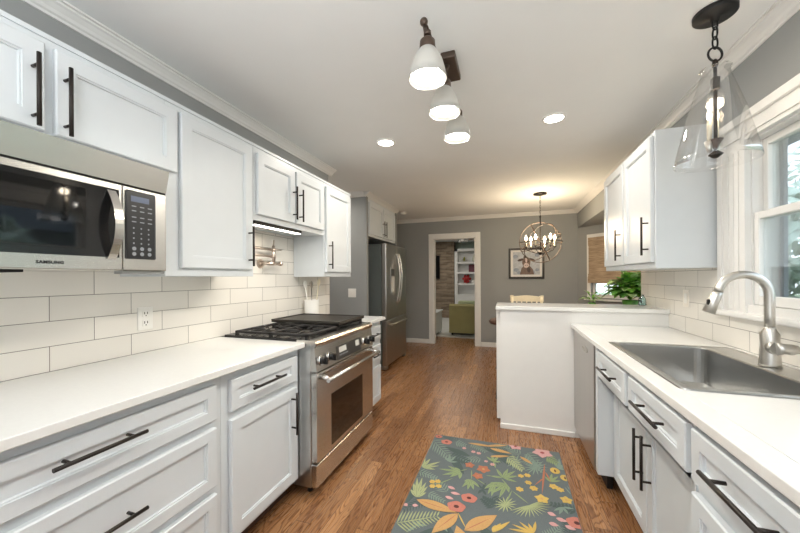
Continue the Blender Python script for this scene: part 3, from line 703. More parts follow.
# sink
sk = thing('sink', 'stainless single-bowl drop-in sink in the right counter', 'sink', (.82, 1.735, .70))
def rr(x0, x1, y0, y1, r, z, n=5):
    P = []
    for cx, cy, a in ((x1-r, y1-r, 0), (x0+r, y1-r, PI/2), (x0+r, y0+r, PI), (x1-r, y0+r, 3*PI/2)):
        for k in range(n+1): P.append((cx+r*math.cos(a+PI/2*k/n), cy+r*math.sin(a+PI/2*k/n), z))
    return P
def loft(bm, rings, cap_last=True, cap_first=False, mi=0, smooth=False):
    R = [[bm.verts.new(p) for p in r] for r in rings]; n = len(R[0])
    for a, b in zip(R, R[1:]):
        for i in range(n):
            f = bm.faces.new((a[i], a[(i+1) % n], b[(i+1) % n], b[i])); f.smooth = smooth; f.material_index = mi
    if cap_last: bm.faces.new(R[-1]).material_index = mi
    if cap_first: bm.faces.new(list(reversed(R[0]))).material_index = mi
    return bm
bx0, bx1, by0, by1 = .578, .978, 1.352, 2.118
bm = bm_new()
loft(bm, [rr(SX0, SX1, SY0, SY1, .02, .9142), rr(SX0+.002, SX1-.002, SY0+.002, SY1-.002, .02, .919), rr(SX0+.008, SX1-.008, SY0+.008, SY1-.008, .018, .9205), rr(SX0+.014, SX1-.014, SY0+.014, SY1-.014, .018, .918),
          rr(bx0, bx1, by0, by1, .045, .9175), rr(bx0+.003, bx1-.003, by0+.003, by1-.003, .045, .912), rr(bx0+.008, bx1-.008, by0+.008, by1-.008, .045, .735), rr(bx0+.03, bx1-.03, by0+.03, by1-.03, .04, .716)], smooth=False)
link('bowl', bm, 'sink', sk, fix=True)
bm = bm_new(); lathe(bm, .80, 1.735, [(.045, .7165), (.045, .7185), (.030, .7185)], 24); link('drain', bm, 'chrome', sk)
# faucet
FX_ = 1.028
fc = thing('faucet', 'brushed nickel gooseneck pull-down faucet with side lever on the sink deck', 'faucet', (FX_, 1.758, .918))
bm = bm_new(); lathe(bm, FX_, 1.758, [(.034, .9182), (.0335, .930), (.030, .985), (.0295, 1.000), (.0295, 1.050), (.0185, 1.072), (.0165, 1.08)], 28); link('base', bm, 'nickel', fc)
bm = bm_new(); R0 = .085; cxx = FX_-R0
pts = [(FX_, 1.758, 1.07), (FX_, 1.758, 1.13)]+[(cxx+R0*math.cos(a), 1.758, 1.212+R0*math.sin(a)) for a in [PI*.96*k/16 for k in range(17)]]
tube(bm, pts, .0165, 18); link('spout', bm, 'nickel', fc)
e = Vector(pts[-1]); dv = (Vector(pts[-1])-Vector(pts[-2])).normalized(); dv = (dv+Vector((-.16, 0, 0))).normalized()
bm = bm_new(); tube(bm, [e, e+dv*.015, e+dv*.05, e+dv*.095], [.0165, .0185, .0195, .0235], 18); hd = link('spray_head', bm, 'nickel', fc)
bm = bm_new(); a, b = frame(dv); pb = e+dv*.05+Vector((-.019, -.006, 0)); box(bm, pb.x-.004, pb.x+.006, pb.y-.007, pb.y+.007, pb.z-.018, pb.z+.016, .003); link('spray_button', bm, 'black', hd)
bm = bm_new(); cyl(bm, (FX_, 1.758, .998), (FX_, 1.712, .998), .027, 20)
tube(bm, [(FX_-.008, 1.712, .998), (FX_+.012, 1.709, 1.0), (FX_+.036, 1.706, .998), (FX_+.054, 1.704, 1.0)], [.026, .021, .022, .016], 14); link('lever', bm, 'nickel', fc)

# right wall cabinet
t = thing('wall_cabinet', 'white two-door wall cabinet on the right, left of the window', 'cabinet', (.98, 2.84, 1.338))
bm = bm_new(); box(bm, .842, XR-.0005, 2.325, 3.365, 1.340, 2.165, .001); link('body', bm, 'paint', t)
door(t, -1, .821, 2.345, 2.822, 1.378, 2.135, 2.375, 1.538); door(t, -1, .821, 2.842, 3.335, 1.378, 2.135, 2.890, 1.53)

# peninsula: knee wall with raised bar top
bm = bm_new(); box(bm, -.062, XR-.0005, 2.925, 3.07, 0, 1.0145); pen = struct('wall_peninsula', bm, 'trim')
bm = bm_new(); box(bm, -.066, .505, 2.913, 2.9245, 0, .045, .004); struct('baseboard_peninsula', bm, 'trim')
bm = bm_new(); box(bm, -.098, -.063, 3.0705, 3.13, .02, 1.0145); box(bm, -.063, XR, 3.0705, 3.10, .06, 1.0145); struct('trim_peninsula_back', bm, 'trim')
bm = bm_new(); box(bm, -.098, XR-.0085, 2.900, 3.335, 1.015, 1.045, .003, seg=2)
tag(link('raised_countertop', bm, 'quartz'), 'raised white quartz bar top on the peninsula', 'countertop')

# ================================================================= CEILING LIGHTS
# recessed lights
for i, (x, y, l) in enumerate(((-.973, 2.591, 'round lit recessed ceiling light left of the track light'), (.325, 2.588, 'round lit recessed ceiling light right of the track light'))):
    t = thing('recessed_light', l, 'ceiling light', (x, y, ZC-.01), 'recessed ceiling lights')
    bm = bm_new(); lathe(bm, x, y, [(.082, ZC-.0005), (.080, ZC-.006), (.066, ZC-.008), (.064, ZC-.004)], 32, cap=False); link('trim_ring', bm, 'trim', t)
    bm = bm_new(); lathe(bm, x, y, [(.066, ZC-.001), (.066, ZC-.0045), (.01, ZC-.005)], 32); link('lens', bm, 'bulbw', t)
    lamp('recessed_glow', 'AREA', (x, y, ZC-.02), 9, (1, .93, .83), .12)
# track light
tr = thing('track_light', 'bronze three-head ceiling light with lit frosted bell shades', 'ceiling light', (-.29, 1.60, ZC-.03))
bm = bm_new(); box(bm, -.320, -.245, 1.645, 1.86, 2.405, ZC-.0005, .006, seg=2); link('canopy', bm, 'umber', tr)
bm = bm_new(); cyl(bm, (-.29, 1.70, 2.405), (-.31, 1.70, 2.365), .012, 12); cyl(bm, (-.326, 1.327, 2.36), (-.300, 2.03, 2.36), .010, 12)
for p in ((-.326, 1.327, 2.36), (-.300, 2.03, 2.36)): bmesh.ops.create_uvsphere(bm, u_segments=12, v_segments=8, radius=.017, matrix=Matrix.Translation(p))
link('bar', bm, 'umber', tr)
for x, y, x0_, y0_ in ((-.305, 1.300, -.326, 1.33), (-.290, 1.595, -.315, 1.63), (-.274, 1.905, -.303, 1.94)):
    top = Vector((x0_, y0_, 2.355)); a_ = Vector((x, y, 2.10)); ax = (top-a_).normalized(); ax = Vector((0, 0, 1)); Mt = Matrix.Translation(a_)
    bm = bm_new(); cyl(bm, top, a_+ax*.155, .008, 10); cyl(bm, a_+ax*.195, a_+ax*.18, .015, 14)
    lathe(bm, 0, 0, [(.018, .168), (.031, .155), (.033, .118), (.028, .112)], 20, M4=Mt); h = link('lamp_holder', bm, 'umber', tr)
    bm = bm_new(); lathe(bm, 0, 0, [(.032, .122), (.046, .105), (.060, .075), (.070, .04), (.078, .0), (.075, .0), (.067, .04), (.057, .075), (.043, .103), (.029, .118)], 32, cap=False, M4=Mt); link('lamp_shade', bm, 'frost', h)
    bm = bm_new(); lathe(bm, 0, 0, [(.02, .045), (.05, .032), (.058, .014), (.03, .008)], 24, M4=Mt); link('bulb', bm, 'bulbw', h)
    lamp('track_glow', 'AREA', tuple(a_+ax*.004), 5, (1, .93, .82), .11)
# glass pendant over the sink
px, py = .863, 1.778
pd = thing('pendant_light', 'clear glass cone pendant with lit candle bulbs over the sink', 'pendant light', (px, py, 1.80))
bm = bm_new(); lathe(bm, px, py, [(.075, ZC-.0005), (.075, ZC-.018), (.070, ZC-.022), (.018, ZC-.024), (.014, ZC-.04)], 36); link('canopy', bm, 'black', pd)
bm = bm_new()
def link_ring(c, rx, rz, r, rot):
    P = []
    for k in range(20):
        a = 2*PI*k/20; v = Vector((rx*math.cos(a), 0, rz*math.sin(a))); v.rotate(Matrix.Rotation(rot, 3, 'Z')); P.append(Vector(c)+v)
    tube(bm, P, r, 6, closed=True)
for k in range(3): link_ring((px, py, ZC-.050-k*.042), .011, .027, .0035, (k % 2)*PI/2+.3)
link_ring((px, py, ZC-.184), .030, .030, .0045, .3); link('chain', bm, 'black', pd)
bm = bm_new(); cyl(bm, (px, py, 2.226), (px, py, 1.83), .0065, 12); lathe(bm, px, py, [(.004, 2.235), (.010, 2.225), (.011, 2.205), (.007, 2.2)], 14); box(bm, px-.013, px+.013, py-.013, py+.013, 2.10, 2.155, .003); lathe(bm, px, py, [(.012, 1.795), (.008, 1.805), (.026, 1.82), (.010, 1.835), (.006, 1.84)][1:], 16)
link('stem', bm, 'bronze', pd)
bm = bm_new(); lathe(bm, px, py, [(.008, 1.845), (.011, 1.858), (.026, 1.884), (.022, 1.884)], 20); link('candle_pan', bm, 'umber', pd)
for dx, dy in ((-.016, .012), (.016, .012)):
    cxx, cyy = px+dx*.95-dy*.3, py+dx*.31+dy
    bm = bm_new(); lathe(bm, cxx, cyy, [(.007, 1.835), (.010, 1.85), (.018, 1.882), (.014, 1.882)], 16); q = link('candle_cup', bm, 'nickel', pd)
    bm = bm_new(); cyl(bm, (cxx, cyy, 1.882), (cxx, cyy, 1.975), .0085, 14); link('candle', bm, 'candle', q)
    bm = bm_new(); lathe(bm, cxx, cyy, [(.005, 1.975), (.009, 1.99), (.009, 2.0), (.002, 2.025)], 12); link('bulb', bm, 'bulb', q)
lamp('pendant_glow', 'POINT', (px, py, 2.06), 1.5, (1, .85, .65), .03)
bm = bm_new(); lathe(bm, px, py, [(.054, 2.192), (.047, 2.178), (.053, 2.15), (.096, 2.0), (.138, 1.812), (.142, 1.785)], 48, cap=False)
bmesh.ops.solidify(bm, geom=bm.faces[:], thickness=-.0025); link('glass_shade', bm, 'shade', pd, fix=True)
# orb chandelier
ox, oy, oz = .43, 4.85, 1.765
ch = thing('chandelier', 'bronze orb chandelier with lit candle bulbs over the dining area', 'chandelier', (ox, oy, oz-.3))
bm = bm_new(); lathe(bm, ox, oy, [(.085, ZC-.0005), (.085, ZC-.018), (.03, ZC-.028)], 30); link('canopy', bm, 'bronze', ch)
bm = bm_new()
for k in range(9): link_ring((ox, oy, ZC-.05-k*.034), .008, .020, .0025, (k % 2)*PI/2)
link('chain', bm, 'bronze', ch)
bm = bm_new(); cyl(bm, (ox, oy, 2.13), (ox, oy, 1.60), .007, 10); bmesh.ops.create_uvsphere(bm, u_segments=14, v_segments=10, radius=.028, matrix=Matrix.Translation((ox, oy, 1.62))); link('stem', bm, 'bronze', ch)
for k in range(5):
    bm = bm_new(); Rr = .275; P = []
    for q in range(44):
        a = 2*PI*q/44; v = Vector((Rr*math.cos(a), 0, Rr*math.sin(a))); v.rotate(Matrix.Rotation((0, .5, -.45, 1.1, PI/2)[k], 3, 'X')); v.rotate(Matrix.Rotation(k*PI/5+.2, 3, 'Z')); P.append(Vector((ox, oy, oz))+v)
    tube(bm, P, .0055, 7, closed=True); link('hoop', bm, 'umber', ch)
for k in range(6):
    a = 2*PI*k/6+.12; c, s = math.cos(a), math.sin(a); ax, ay = ox+.185*c, oy+.185*s
    bm = bm_new(); tube(bm, [(ox, oy, 1.64), (ox+.06*c, oy+.06*s, 1.62), (ox+.16*c, oy+.16*s, 1.655), (ax, ay, 1.70)], .005, 8); lathe(bm, ax, ay, [(.006, 1.695), (.02, 1.705), (.02, 1.71)], 14); q = link('arm', bm, 'bronze', ch)
    bm = bm_new(); cyl(bm, (ax, ay, 1.71), (ax, ay, 1.79), .009, 12); link('candle', bm, 'candle', q)
    bm = bm_new(); lathe(bm, ax, ay, [(.006, 1.79), (.017, 1.812), (.017, 1.83), (.003, 1.87)], 12); link('bulb', bm, 'bulb', q)
lamp('chandelier_glow', 'POINT', (ox, oy, 1.86), 34, (1, .80, .55), .12)

# ================================================================= RUG
FL=[ (-0.533, 2.59, 0.028, 'coral', 'dark'), (-0.458, 2.523, 0.042, 'coral', 'dark'), (-0.279, 1.828, 0.05, 'coral', 'dark'), (-0.219, 1.921, 0.045, 'coral', 'dark'), (-0.252, 2.26, 0.034, 'rust', 'coral'), (-0.16, 2.24, 0.045, 'rust', 'gold'), (-0.189, 2.152, 0.036, 'rust', 'coral'), (0.234, 2.578, 0.07, 'pink', 'red'), (0.05, 2.613, 0.05, 'pink', 'red'), (0.336, 1.895, 0.05, 'coral', 'dark'), (0.182, 2.042, 0.04, 'yellow', 'gold'), (0.314, 2.073, 0.034, 'yellow', 'gold'), (0.144, 2.128, 0.026, 'yellow', 'gold'), (0.063, 2.093, 0.024, 'yellow', 'gold'), (0.116, 2.177, 0.022, 'yellow', 'gold'), (0.115, 2.255, 0.022, 'yellow', 'gold'), (0.075, 2.236, 0.02, 'yellow', 'gold'), (0.261, 2.182, 0.028, 'yellow', 'gold'), (0.294, 2.162, 0.024, 'yellow', 'gold'), (0.291, 2.363, 0.03, 'gold', 'dark'), (0.341, 2.297, 0.028, 'gold', 'dark'), (-0.455, 2.004, 0.02, 'yellow', 'gold'), (-0.423, 2.018, 0.02, 'yellow', 'gold'), (-0.445, 1.961, 0.02, 'yellow', 'gold'), (-0.408, 1.973, 0.02, 'yellow', 'gold'), (-0.245, 2.439, 0.018, 'pink', 'coral'), (-0.206, 2.431, 0.018, 'pink', 'coral'), (-0.315, 2.47, 0.016, 'pink', 'coral'), (-0.105, 2.313, 0.018, 'pink', 'coral'), (-0.149, 2.339, 0.014, 'pink', 'coral') ]
